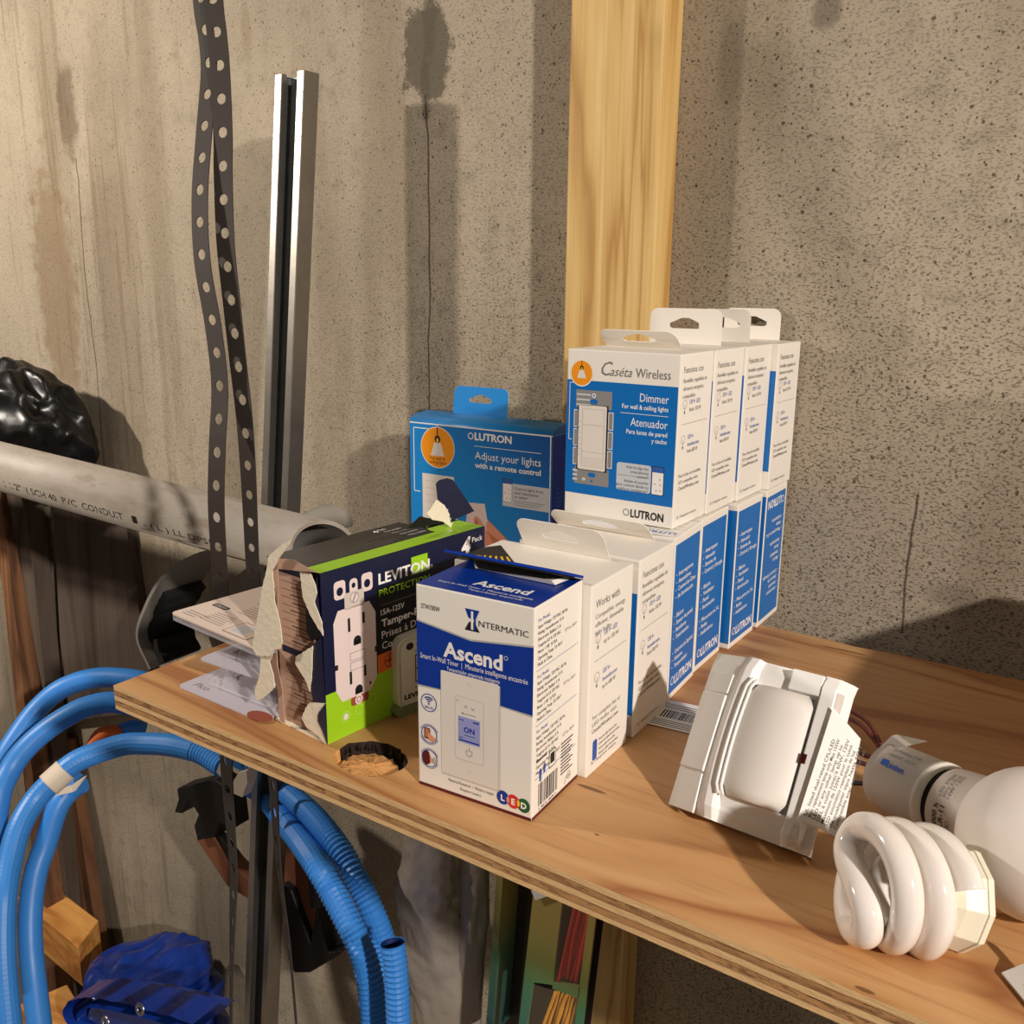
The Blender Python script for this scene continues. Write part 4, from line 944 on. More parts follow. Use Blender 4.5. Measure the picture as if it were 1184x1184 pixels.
# ------------------------------------------------------------------ blister packs at the shelf end
def blister(name, O, rz, w, d, zlift, label, kind, tilt=0):
    root = empty(name, O, rz); root.rotation_euler = (tilt, 0, rz); tag(root, label, 'package', 'opened clear packs at the shelf end' )
    b = MB()
    def rr(z, x0, y0, x1, y1, r):
        pts = []
        for cx, cy, a0 in ((x1-r,y0+r,-90),(x1-r,y1-r,0),(x0+r,y1-r,90),(x0+r,y0+r,180)):
            for i in range(5):
                g = math.radians(a0+22.5*i); pts.append((cx+r*math.cos(g), cy+r*math.sin(g), z))
        return pts
    if kind == 'card':
        b.prism(rr(0, 0, 0, w, d, .004), (0,0,.0012), NEWSP)
        p = Panel(b, (0,0,.0012), (1,0,0), (0,1,0))
        for i in range(3): p.line([(6,6+i*3.0),(22+4*i,6+i*3.0)], .7, INKG)
        p.rrect(8, 28, 26, 33, 1.6, INK, 0); p.text('ATTENTION', 10, 29.2, 3.4, INKW, 1, bold=.02, width=14)
        for i in range(6): p.line([(26,8+i*2.8),(52-2*(i%3),8+i*2.8)], .6, INKG)
        for i in range(5): p.line([(36,32+i*3.2),(62+3*(i%2),32+i*3.2)], .6, INKG)
        p.rect(58, 4, 86, 24, INKG); p.rect(58.8, 4.8, 85.2, 23.2, NEWSP, 1); p.rect(62, 8, 76, 20, MGREY2, 2); p.ell(72, 32, 3, 2.4, INKG, 0, 12)
        for i in range(4): p.line([(30,52+i*3.6),(76,52+i*3.6)], .5, INKG)
        b.build('insert_card', root)
        c = MB(); c.prism(rr(-.004, 0, 0, w, d, .004), (0,0,.0035), BLIS); c.build('clear_tray', root)
    else:
        b.prism(rr(0, 0, 0, w, d, .005), (0,0,.001), BLISC)
        if kind == 'pico': 
            p = Panel(b, (0,0,.001), (1,0,0), (0,1,0)); p.text('Pico', 9, 7, 8, INKG, 0, width=15, shear=.25)
            p.line([(w*1000*.30,d*1000*.30),(w*1000*.24,d*1000*.34),(w*1000*.26,d*1000*.72),(w*1000*.4,d*1000*.85)], 1.4, INK, 0)
            p.ell(w*1000-8, 4, 11, 6, REDC, 1, 20)
        b.build('backing', root)
        c = MB(); x0, y0, x1, y1 = w*.24, d*.16, w*.97, d*.9; zt = .016
        lo = rr(.0013, x0, y0, x1, y1, .008); hi = rr(zt, x0+.005, y0+.005, x1-.005, y1-.005, .006); n = len(lo)
        c.add(lo+hi, [[i,(i+1)%n,(i+1)%n+n,i+n] for i in range(n)]+[list(range(n, 2*n))], BLIS)
        for q in range(3):
            l2 = rr(.0025+.002*q, x0-.003-.0022*q, y0-.003-.0022*q, x1+.002, y1+.003, .009); l3 = [(x, y, z+.0008) for x, y, z in l2]
            c.add(l2+l3, [[i,(i+1)%n,(i+1)%n+n,i+n] for i in range(n)], BLIS)
        c.build('bubble', root)
blister('blister_pack', (.0395,.0240,.0004), -.03, .094, .105, 0, 'grey backed clear pack lying flat on the shelf, lowest of the opened packs', 'pico')
blister('blister_pack', (.058,.030,.0235), .02, .080, .090, 0, 'clear plastic pack stacked between the flat one below and the printed card above', 'tray', tilt=0)
blister('blister_pack', (.0265,.0330,.050), -.10, .108, .080, 0, 'pinkish printed insert card in a clear tray, topmost of the opened packs', 'card')

# ------------------------------------------------------------------ occupancy sensor
def sensor():
    root = empty('occupancy_sensor', (.3932,.0851,0), -.054)
    tag(root, 'white plastic sensor with curved milky lens and text sticker, lying on the shelf', 'sensor')
    t = math.radians(35); X = V3((1,0,0)); B = V3((0,math.sin(t),math.cos(t))); N = X.cross(B)
    def L(x, b_, n): return X*x+B*b_+N*n
    H = .0905; W = .0815
    def section(prof, b0, b1, m, mb, smooth=False, taper=0):
        """loft a profile [(x,n)] between b0 and b1"""
        P = [L(x, b0, n) for x, n in prof]; Q = [L(x, b1, n) for x, n in prof]; k = len(prof)
        mb.add(P+Q, [[i,i+1,i+1+k,i+k] for i in range(k-1)], m, smooth)
        return P, Q
    b = MB()
    # wedge shaped housing: front surface profile closed to the shelf behind
    prof = [(0,-.006),(0,.0005),(.0035,.003),(.0225,.0120),(.0255,.0150),(.0300,.0150),(.0318,.0105),(.0660,.0105),(.0672,.0150),(.0745,.0150),(.0800,.0085),(W,.0050),(W-.004,-.006)]
    nb = 14
    def bow(bb): return .0032*(1-((bb/H)*2-1)**2)
    rings = []
    for i in range(nb+1):
        bb = H*i/nb
        r = []
        for j, (x, n) in enumerate(prof):
            xx = x-(bow(bb) if 2 <= j <= 5 else 0)+(.0 if j < 9 else 0)
            # lower apron slopes down to the bottom edge
            nn = n
            edge = min(bb, H-bb); 
            if j not in (0, len(prof)-1) and edge < .004: nn = n-(.004-edge)*.9
            r.append(L(xx, bb, nn))
        rings.append(r)
    k = len(prof); vs = [p for r in rings for p in r]
    b.add(vs, [[i*k+j, i*k+j+1, (i+1)*k+j+1, (i+1)*k+j] for i in range(nb) for j in range(k-1)], PLAST, False)
    # back body down to the shelf
    yb = H*math.sin(t)+.012
    def back(x, z, y): return V3((x, y, z))
    z1 = H*math.cos(t)
    top0 = rings[-1]; bot0 = rings[0]
    bl, br, tl, tr = bot0[0], bot0[-1], top0[0], top0[-1]
    A1, A2 = V3((.004,yb,0)), V3((W-.030,yb,0)); A3, A4 = V3((.004,yb+.004,z1*.80)), V3((W-.030,yb+.004,z1*.80))
    b0, b1 = V3((0,.006,.0)), V3((W-.010,.006,.0))
    b.add(list(bot0)+[b1, b0], [list(range(k+2))], PLAST)
    b.add(list(top0)+[A4, A3], [list(range(k+2))[::-1]], PLAST)
    left = [r[0] for r in rings]; right = [r[-1] for r in rings]
    b.add(left+[A3, A1, b0], [list(range(len(left)+3))], PLAST); b.add(right+[A4, A2, b1], [list(range(len(right)+3))[::-1]], PLAST)
    b.add([A1, A2, A4, A3], [[0,1,2,3]], PLAST); b.add([b0, b1, A2, A1], [[0,1,2,3]], PLAST)
    # raised bands on the left cheek
    for b0_, b1_, e in ((.0, .0215, .0014), (.0225, .066, .0022), (.067, H-.012, .0013)):
        q = [(.0010,.0018),(.0045,.0038),(.0190,.0107)]
        P = [L(x-bow(b0_)*(.6 if x > .01 else .1), b0_, n+e) for x, n in q]; Q = [L(x-bow(b1_)*(.6 if x > .01 else .1), b1_, n+e) for x, n in q]
        P0 = [L(x, b0_, n-.001) for x, n in q]; Q0 = [L(x, b1_, n-.001) for x, n in q]
        b.add(P+Q+P0+Q0, [[0,1,4,3],[1,2,5,4],[6,7,1,0],[7,8,2,1],[3,4,10,9],[4,5,11,10],[0,3,9,6],[2,8,11,5]], PLAST)
    # lower apron and upper recess around the lens
    for x0, x1, b0_, b1_, n0, n1 in ((.0312,.0665,.000,.0150,.0075,.0128),):
        b.hexa([L(x0,b0_,.0),L(x1,b0_,.0),L(x1,b1_,.0),L(x0,b1_,.0),L(x0,b0_,n0),L(x1,b0_,n0),L(x1,b1_,n1),L(x0,b1_,n1)], PLAST)
    b.hexa([L(.0485,.078,.0),L(.0665,.078,.0),L(.0665,.0905,.0),L(.0485,.0905,.0),L(.0495,.0785,.0138),L(.0665,.0785,.0142),L(.0665,.0900,.0136),L(.0495,.0900,.0132)], PLAST)
    # corner scallops bottom right
    for cx in (.0735, .0800):
        P = []
        for i in range(13):
            g = PI*i/12; P.append(L(cx+.0026*math.cos(g), .004+.010*math.sin(g), .0128 if cx < .075 else .0098))
        P = [L(cx+.0026,.0008,.0085)]+P+[L(cx-.0026,.0008,.0095)]
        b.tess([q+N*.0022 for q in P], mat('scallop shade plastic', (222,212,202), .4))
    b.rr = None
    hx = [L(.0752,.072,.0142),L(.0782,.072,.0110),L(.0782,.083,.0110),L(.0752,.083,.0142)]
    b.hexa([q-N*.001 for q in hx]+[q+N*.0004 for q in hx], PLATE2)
    b.build('housing', root, bevel=.0007)
    # lens: part cylinder along B with rounded frame
    c = MB(); n = 18; x0, x1 = .0330, .0655; b0_, b1_ = .0150, .0765; rows = 12; vs = []
    for i in range(rows+1):
        bb = b0_+(b1_-b0_)*i/rows
        ed = min(bb-b0_, b1_-bb); ins = .003*max(0, 1-ed/.006)**2
        for j in range(n+1):
            s_ = j/n; x = x0-bow(bb)*(1-s_)+ins+(x1-x0-2*ins)*s_; nn = .0105+.0085*math.sin(PI*(.12+.80*s_))**.8-(.0008 if ed < 1e-6 else 0)
            vs.append(L(x, bb, nn))
    c.add(vs, [[i*(n+1)+j, i*(n+1)+j+1, (i+1)*(n+1)+j+1, (i+1)*(n+1)+j] for i in range(rows) for j in range(n)], LENS, True)
    lo = [L(x0-bow(b0_)*(1-j/n)+(x1-x0)*j/n, b0_, .0105) for j in range(n+1)]; hi = [L(x0-bow(b1_)*(1-j/n)+(x1-x0)*j/n, b1_, .0105) for j in range(n+1)]
    c.add(lo+vs[:n+1], [[j, j+1, j+1+n+1, j+n+1] for j in range(n)], LENS); c.add(hi+vs[-(n+1):], [[j+n+1, j+1+n+1, j+1, j] for j in range(n)], LENS)
    lens = c.build('lens', root)
    r = MB()
    for off, hh in ((.0, .0165), (.0022, .0150)):
        path = [L(.0305+off-bow(bb)+(.0 if 0 < i < 14 else .002), bb, hh) for i, bb in enumerate([.014+.0645*q/14 for q in range(15)])]
        r.tube(path, .0009, PLAST, n=8)
    r.build('lens_rim', lens)
    w = MB(); w.hexa([L(.0668,.0425,.0120),L(.0692,.0425,.0120),L(.0692,.0475,.0120),L(.0668,.0475,.0120),L(.0668,.0425,.0157),L(.0692,.0425,.0157),L(.0692,.0475,.0157),L(.0668,.0475,.0157)], REDL)
    w.build('indicator_window', root)
    s_ = MB(); P = [L(.0735,.0155,.0170), L(.0935,.0135,.0066), L(.0895,.0640,.0066), L(.0755,.0745,.0168)]
    A = (P[1]-P[0]).normalized(); B2 = (P[3]-P[0]); B2 = (B2-A*B2.dot(A)).normalized(); N2 = A.cross(B2)
    P[2] = P[2]-N2*((P[2]-P[0]).dot(N2)); P[3] = P[3]-N2*((P[3]-P[0]).dot(N2))
    s_.hexa(P+[q+N2*.0004 for q in P], LABEL)
    pp = Panel(s_, fn=lambda u, v, hh: P[0]+A*(u/1000)+B2*(v/1000)+N2*(.0004+hh/1000), lift=.05)
    TX = ['UL listed dual-rated CFL/LED', 'Bulb replacement lamp only Max 150W', 'LED or any other lamp up to', 'DEL à culot jusqu’à 60W, 120V', 'Maximum de 150W pour le culot', 'LED automático reemplazo de luz', 'de cualquier tipo hasta 60W', 'Compatible avec autres lampes']
    for i, tx in enumerate(TX): pp.text(tx, 3.4+2.2*i, 3, 2.2, INK, 1, bold=.008, width=44-3*(i == 0)-2*(i % 3), rot=PI/2)
    s_.build('text_sticker', root)
sensor()

# ------------------------------------------------------------------ spiral lamp
def spiral():
    tip = V3((.5040,.0325,.0300)); base = V3((.5405,.0600,.0195)); ax = (base-tip).normalized()
    root = empty('spiral_bulb', tuple(V3((tip.x, tip.y, 0)))); tag(root, 'white spiral fluorescent bulb lying near the front edge of the shelf', 'light bulb')
    O = V3((tip.x, tip.y, 0)); u = V3((0,0,1)); U = (u-ax*u.dot(ax)).normalized(); W = ax.cross(U)
    R = .0222; r = .0066; pitch = .0290; turns = 1.20; base_s = .0395
    def hel(th0, t):  # t 0..1 base->tip
        th = th0-2*PI*turns*t; s_ = base_s-pitch*turns*t
        rr = R
        return tip-O+ax*s_+(U*math.cos(th)+W*math.sin(th))*rr
    th0 = 2*PI*turns-.35
    A = [hel(th0, i/40) for i in range(41)]; Bq = [hel(th0+PI, i/40) for i in range(41)]
    c = tip-O+ax*(base_s-pitch*turns-.004)
    def br(ph, q, k): return c+ax*k+(U*math.cos(ph)+W*math.sin(ph))*R*q
    s1 = [br(-.35-.42, .97, .0035), br(-.35-.78, .74, .0012), br(-.35-.92, .38, .0)]; s2 = [br(-.35-.42+PI, .97, .0035), br(-.35-.78+PI, .74, .0012), br(-.35-.92+PI, .38, .0)]
    path = A+s1+[c]+s2[::-1]+Bq[::-1]
    sp = resample(spline(path, 5), .0016)
    b = MB(); b.tube(sp, r, GLASS, n=20, caps=True); b.build('spiral_tube', root)
    k = MB(); cb = base-O
    k.lathe(tip-O, ax, [(base_s-.005,.0),(base_s-.005,.0190),(base_s+.000,.0215),(base_s+.008,.0228),(base_s+.0092,.0228),(base_s+.0092,.0236),(base_s+.0125,.0228),(base_s+.0125,.0)], COLLAR, n=10, smooth=False)
    k.build('lamp_collar', root, bevel=.0008)
    q = MB(); q.lathe(tip-O, ax, [(base_s+.0135,.016),(base_s+.0175,.0135),(base_s+.0175,.0)], GALV, n=24); q.build('screw_cap', root)
spiral()

# ------------------------------------------------------------------ socket, globe lamp and wires
def socket_lamp():
    s0 = V3((.4950,.1445,.0235)); g = V3((.5660,.0985,.0350)); ax = (g-s0).normalized(); L = (g-s0).length
    root = empty('lamp_socket', (s0.x, s0.y, 0)); tag(root, 'greyish cylindrical lamp socket with smudged blue print and brown wires', 'lamp socket')
    O = V3((s0.x, s0.y, 0)); q = s0-O
    b = MB(); b.lathe(q, ax, [(-.004,0),(-.004,.0140),(-.001,.0175),(.004,.0185),(.032,.0188),(.0325,.0193),(.0370,.0193),(.0370,.0)], [SOCK]*5+[SOCKW]*2, n=40)
    up = V3((0,0,1)); side = ax.cross(up).normalized(); 
    if side.y > 0: side = -side
    up2 = side.cross(ax).normalized(); up2 = up2 if up2.z > 0 else -up2
    def fn(u, v, h): 
        th = v/20+.9; return q+ax*(u/1000)+(side*math.cos(th)+up2*math.sin(th))*(.0189+h/1000)
    p = Panel(b, fn=fn, lift=.1)
    p.text('LH0614', 9, 8, 4, INKG, width=16); p.text('660W 250V', 9, 3.4, 3.4, INKG, width=17)
    p.rrect(8, -3.6, 12, .2, .4, INKB, 0, 2); p.text('Leviton', 12, -3.8, 5, INKB, 1, bold=.03, width=11)
    b.build('socket_body', root)
    c = MB(); e = q+ax*.003-up2*.004
    c.prism([q-ax*.006+up2*.012+side*.004, q-ax*.006+up2*.019-side*.008, q+ax*.014+up2*.0215-side*.009, q+ax*.014+up2*.0215+side*.002], side*-.004, SOCKW); c.build('fixing_ear', root)
    # globe lamp is screwed into the socket: its own thing
    lr = empty('globe_bulb', (g.x, g.y, 0)); tag(lr, 'large frosted white globe bulb screwed into the socket at the right edge', 'light bulb')
    q2 = s0-V3((g.x, g.y, 0)); a = MB()
    a.lathe(q2, ax, [(.0372,.0),(.0372,.0168),(.0415,.0168)], GAP, n=40)
    a.lathe(q2, ax, [(.0415,.0),(.0415,.0186),(.0450,.0192),(.0600,.0206),(.0635,.0212)], BULBW, n=40)
    def fn2(u, v, h):
        th = v/20+.2; return q2+ax*(.0415+u/1000)+(side*math.cos(th)+up2*math.sin(th))*(.0187+.00012*u+h/1000)
    p = Panel(a, fn=fn2, lift=.25)
    for i, t in enumerate(('14W 120V', '60Hz 210mA', 'LED 2700K')): p.text(t, 12.4-2.6*i, 8, 2.5, INKG, rot=PI/2, width=15)
    for i, t in enumerate(('SLR-11', '5000 h')): p.text(t, 12-4*i, -9, 4.0, INK, rot=PI/2, width=13, bold=.02)
    p.ring(15, -6.5, 1.9, .3, INK, n=12); p.ring(15, -3.2, 1.3, .3, INK, n=12)
    a.build('bulb_neck', lr)
    s = MB(); R = .0345; cc = L+.012; prof = [(.0625,.0212),(.0625,.0224)]
    for i in range(1, 24):
        an = math.asin(.0224/R)+(PI-math.asin(.0224/R))*i/23; prof.append((cc-R*math.cos(an), R*math.sin(an)))
    shift = .0625-(cc-R*math.cos(math.asin(.0224/R))); prof = prof[:2]+[(x+shift, r_) for x, r_ in prof[2:]]
    s.lathe(q2, ax, prof, GLOBE, n=56); s.build('glass_globe', lr)
    # wires
    for i, (m, nm, lab, cat, p0, p1, bend) in enumerate((
        (WIREM, 'wire', 'upper brown wire running from the sensor to the socket', 'wire', (0.4599,0.1830,0.0330), (0.4880,0.1576,0.0303), .004),
        (WIREM, 'wire', 'middle brown wire looping between sensor and socket', 'wire', (0.4625,0.1759,0.0243), (0.4897,0.1554,0.0275), -.005),
        (WIREM, 'wire', 'lower brown wire between sensor and socket', 'wire', (0.4644,0.1624,0.0164), (0.4892,0.1466,0.0240), .001),
        (WIREK, 'wire', 'black wire running from the sensor to the socket near the shelf', 'wire', (0.4668,0.1468,0.0085), (0.4905,0.1388,0.0198), .0))):
        a0, a1 = V3(p0), V3(p1); mid = a0.lerp(a1, .5)+V3((0,0,bend)); w = MB(); w.tube(spline([a0, mid, a1], 10), .0014, m, n=10)
        if i == 0: w.tube(spline([a0+V3((0,.004,.004)), mid+V3((.002,.003,.002)), a1+V3((-.001,.002,.002))], 10), .0013, m, n=10)
        tag(w.build(nm), lab, cat)
socket_lamp()
# small tag at the right frame edge, resting on the shelf
def small_tag():
    root = empty('paper_tag', (.5640,.0440,0), -.9); tag(root, 'small white tag on a bent metal strip under the globe bulb at the right edge', 'tag')
    b = MB(); b.hexa([V3(p) for p in ((0,0,.001),(.030,0,.001),(.030,.012,.006),(0,.012,.006),(0,0,.0018),(.030,0,.0018),(.030,.012,.0068),(0,.012,.0068))], LABEL)
    p = Panel(b, (0,0,.0018), (1,0,0), (0,.92,.38)); p.text('x', 9, 4, 4, INKG, 0, bold=.03); b.build('paper', root)
    c = MB(); c.tube(spline([(-.004,.013,.008),(.006,.016,.012),(.018,.015,.010),(.032,.014,.006)], 8), .0016, GALVD, n=8); c.build('metal_strip', root)
small_tag()

# barcode label lying on the shelf
def shelf_label():
    P = [V3((.3385,.1655,.0006)), V3((.3800,.1700,.0006)), V3((.3760,.2120,.0006)), V3((.3345,.2060,.0006))]
    b = MB(); b.hexa(P+[q+V3((0,0,.0003)) for q in P], LABEL)
    A = (P[1]-P[0]).normalized(); B = V3((-A.y, A.x, 0)); p = Panel(b, P[0]+V3((0,0,.0003)), A, B, lift=.05)
    x = 6; random.seed(5)
    while x < 32:
        w = random.choice((.5,.8,1.2)); p.rect(x, 14, x+w, 26, INK); x += w+random.choice((.5,.8))
    for y in (2.5, 5, 7.5, 10, 29, 32, 35): p.line([(3,y),(37-3*(y%2),y)], .9, INK)
    tag(b.build('barcode_label'), 'white barcode label lying on the shelf beside the foot of the lower boxes', 'label')
shelf_label()

# ------------------------------------------------------------------ things behind and below
def corr_tube(name, pts, r, label, corrugated=True, cap_open=False, group='blue flexible conduit hoses', tape=None):
    sp = spline(pts, 12); b = MB()
    step = .0025 if corrugated else .006
    sp = resample(sp, step); k = len(sp)
    if corrugated == 'end': rr = lambda t: r*(1 if int(round(t*(k-1))) % 2 == 0 else (.93 if t < .10 else .996))
    elif corrugated: rr = lambda t: r*(1 if (int(round(t*(k-1)))//1) % 2 == 0 else .87)
    else: rr = lambda t: r
    b.tube(sp, rr, HOSE, n=18, caps=not cap_open, smooth=not corrugated)
    if cap_open:
        b.tube([sp[0]-(sp[1]-sp[0])*.0+(sp[i]-sp[0])*1.0 for i in (0, 12, 24)], r*.86, HOSEIN, n=18, caps=False)
    o = b.build(name, merge=False); return tag(o, label, 'hose', group)
HR = .0133
corr_tube('conduit_hose', [(-0.4372,0.3148,-0.2304),(-0.4616,0.3000,-0.2252),(-0.4995,0.2748,-0.2245),(-0.5242,0.2430,-0.2338),(-0.5373,0.2156,-0.2548),(-0.5340,0.1864,-0.2769),(-0.5276,0.1581,-0.3032),(-0.5172,0.1255,-0.3529),(-0.4876,0.0998,-0.4226)], HR, 'uppermost blue hose loop curving left from behind the shelf corner', corrugated=False)
corr_tube('conduit_hose', [(-0.4034,0.2834,-0.2455),(-0.4306,0.2565,-0.2329),(-0.4489,0.2315,-0.2340),(-0.4603,0.2090,-0.2422),(-0.4706,0.1858,-0.2553),(-0.4767,0.1648,-0.2702),(-0.4786,0.1457,-0.2887),(-0.4668,0.1209,-0.3152),(-0.4419,0.0943,-0.3774),(-0.4071,0.0681,-0.4607)], HR, 'second blue hose loop just below the uppermost one at the shelf corner', corrugated=False)
corr_tube('conduit_hose', [(-0.2365,0.2660,-0.2638),(-0.2762,0.2658,-0.2584),(-0.3126,0.2545,-0.2556),(-0.3479,0.2424,-0.2588),(-0.3702,0.2270,-0.2601),(-0.3884,0.2007,-0.2655),(-0.3999,0.1785,-0.2727),(-0.4081,0.1559,-0.2885),(-0.4124,0.1357,-0.3048),(-0.4041,0.1106,-0.3246),(-0.3886,0.0885,-0.3506),(-0.3694,0.0698,-0.3732),(-0.3566,0.0579,-0.4004),(-0.3401,0.0458,-0.4369),(-0.3172,0.0326,-0.4911)], HR, 'long blue hose loop with white tape passing below the shelf corner', corrugated='end')
corr_tube('conduit_hose', [(-0.4239,0.1992,-0.3157),(-0.4340,0.1896,-0.3251),(-0.4351,0.1720,-0.3403),(-0.4316,0.1503,-0.3794),(-0.4268,0.1342,-0.4026),(-0.4172,0.1189,-0.4342),(-0.4034,0.1066,-0.4650),(-0.3864,0.0966,-0.4951),(-0.3610,0.0837,-0.5544)], HR, 'blue hose hanging just right of the leftmost one above the timber', corrugated=False)
corr_tube('conduit_hose', [(-0.2915,0.3218,-0.2858),(-0.2699,0.3326,-0.2982),(-0.2275,0.3333,-0.3084),(-0.1737,0.3094,-0.3016),(-0.1088,0.2819,-0.2902),(-0.0541,0.2577,-0.2865),(-0.0243,0.2495,-0.2979),(-0.0035,0.2458,-0.3156),(0.0165,0.2412,-0.3345),(0.0283,0.2414,-0.3606),(0.0382,0.2397,-0.3885),(0.0511,0.2308,-0.4477)], HR, 'ribbed blue hose arching below the shelf, outer one of two', corrugated=True)
corr_tube('conduit_hose', [(-0.2825,0.3272,-0.3298),(-0.2576,0.3303,-0.3338),(-0.2102,0.3136,-0.3303),(-0.1594,0.2882,-0.3217),(-0.1004,0.2574,-0.3081),(-0.0365,0.2193,-0.2884),(-0.0076,0.2102,-0.3008),(0.0167,0.2036,-0.3154),(0.0370,0.1994,-0.3335),(0.0514,0.1961,-0.3564),(0.0593,0.1924,-0.3868),(0.0650,0.1874,-0.4164)], HR, 'ribbed blue hose arching below the shelf, inner one of two, nearest the steel channel', corrugated=True)
corr_tube('conduit_hose', [(0.0956,0.1826,-0.2932),(0.1021,0.1790,-0.3196),(0.1105,0.1715,-0.3641),(0.1151,0.1665,-0.3912)], HR*.86, 'short ribbed blue hose with cut open end sticking up', corrugated=True, cap_open=True)
corr_tube('conduit_hose', [(-0.4316,0.2549,-0.2779),(-0.4301,0.2627,-0.2759),(-0.4250,0.2729,-0.2739),(-0.4163,0.2888,-0.2817)], HR*.8, 'thin blue hose end wrapped in orange tape under the shelf corner', corrugated=False)
b = MB(); b.tube(spline([(-0.4334,0.2157,-0.2804),(-0.4327,0.2370,-0.2729),(-0.4299,0.2563,-0.2768)], 6), lambda t: .004+.008*min(1, t*2.2), OTAPE, n=14); tag(b.build('orange_tape'), 'orange tape wrapped round a thin blue hose', 'tape')
def wrap(name, pts, r, label):
    b = MB(); b.tube(spline(pts, 6), r, TAPE, n=18); return tag(b.build(name), label, 'tape')
wrap('tape_wrap', [(-0.4090,0.1519,-0.2914),(-0.4065,0.1617,-0.2851),(-0.4039,0.1715,-0.2787)], HR*1.13, 'white tape band round the blue hose loop, left end')
b = MB(); P = [(-0.4322,0.1688,-0.3155),(-0.4160,0.1819,-0.3083),(-0.4134,0.1976,-0.3032),(-0.4131,0.1815,-0.3163),(-0.4280,0.1702,-0.3206)]; b.prism(P, (0,.004,0), TAPE); tag(b.build('tape_tail'), 'loose tail of white tape hanging under the hose loop', 'tape')
b = MB(); P = [(-0.2114,0.2374,-0.2499),(-0.2161,0.2505,-0.2370),(-0.2001,0.2416,-0.2610)]; b.prism(P, (0,.004,0), TAPE); tag(b.build('tape_scrap'), 'triangular scrap of white tape left of the thin strap under the shelf', 'tape')
b = MB(); P = [(-0.1790,0.2348,-0.2485),(-0.1756,0.2398,-0.2393),(-0.1688,0.2449,-0.2373),(-0.1661,0.2429,-0.2502),(-0.1686,0.2366,-0.2659),(-0.1779,0.2317,-0.2614)]; b.prism(P, (0,.012,0), TAPE); 
for i in range(3): b.tube(spline([V3(P[1])+V3((.0,.006,.004*i)), V3(P[0])+V3((-.008,.004,.022+.002*i)), V3(P[2])+V3((.0,.004,.03))], 6), .0026, HOSE, n=8)
tag(b.build('hose_tape_knot'), 'white tape knot with blue hose strands beside the steel channel under the shelf', 'tape')

# black bin bag behind the pipe
def lump(name, c, rad, m, label, cat, seed, amp=.25, fq=2.2, seg=(40,26), sub=1, squash=None):
    bm = bmesh.new(); bmesh.ops.create_icosphere(bm, subdivisions=5, radius=1)
    for v in bm.verts:
        d = v.co.normalized(); q = d*fq+V3((seed, 0, seed*.7))
        f = 1+amp*.7*noise.noise(q)+amp*.45*(-abs(noise.noise(q*1.7))+.2)+amp*.10*(-abs(noise.noise(q*4.0)))
        v.co = V3((d.x*rad[0]*f, d.y*rad[1]*f, d.z*rad[2]*f))+V3(c)
        if squash is not None and v.co.z < squash: v.co.z = squash+(v.co.z-squash)*.1
    me = bpy.data.meshes.new(name); bm.to_mesh(me); bm.free(); me.materials.append(m)
    for p in me.polygons: p.use_smooth = True
    o = bpy.data.objects.new(name, me); COL.objects.link(o); return tag(o, label, cat)
BC = V3((-0.7545,0.3600,0.0919))
lump('bin_bag', (BC.x-.03, .355, BC.z-.015), (.155,.062,.105), BAG, 'crumpled shiny black plastic bag stuffed behind the grey pipe', 'bag', 3.1, amp=.42, fq=1.5)

# grey coil behind the pipe
def grey_coil():
    root = empty('rubber_coil', (-.30,.37,-.2)); tag(root, 'grey curved rubber coil with ragged black inside, behind the pipe', 'coil'); O = V3((-.30,.37,-.2))
    pts = [(-0.4711,0.3800,-0.2272),(-0.4945,0.3800,-0.1850),(-0.4690,0.3800,-0.1354),(-0.4223,0.3800,-0.0836),(-0.3485,0.3800,-0.0415),(-0.2697,0.3800,-0.0195)]
    sp = resample(spline(pts, 10), .008)
    for nm, off, m, y0, y1 in (('outer_band', 0, GREYR, -.045, .035), ('inner_band', -.006, BLKR, -.030, .03)):
        b = MB(); k = len(sp) if not off else int(len(sp)*.42); vs = []
        for i, q in enumerate(sp[:k]):
            T = (sp[min(i+1, len(sp)-1)]-sp[max(i-1, 0)]).normalized(); Nn = V3((T.z, 0, -T.x)); rg = .006*noise.noise(V3((i*.9, off*90, 0))) if off else 0
            cc = q-O+Nn*(-off+rg)
            th = .005 if not off else .012
            for yy, s_ in ((y0,0),(y0,1),(y1,1),(y1,0)): vs.append(V3((cc.x, cc.y+yy, cc.z))+Nn*(th*s_))
        fs = [[i*4+j, i*4+(j+1) % 4, (i+1)*4+(j+1) % 4, (i+1)*4+j] for i in range(k-1) for j in range(4)]+[[3,2,1,0],[(k-1)*4+j for j in range(4)]]
        b.add(vs, fs, m); b.build(nm, root)
grey_coil()
b = MB(); b.tube(spline([(-0.2472,0.3998,-0.0401),(-0.2401,0.4266,-0.0074),(-0.2122,0.4483,0.0023),(-0.1731,0.4602,-0.0042),(-0.1396,0.4663,-0.0177),(-0.1100,0.4662,-0.0432)], 10), .017, GREYR, n=24); tag(b.build('pipe_elbow'), 'curved grey plastic elbow showing above the torn carton', 'pipe')

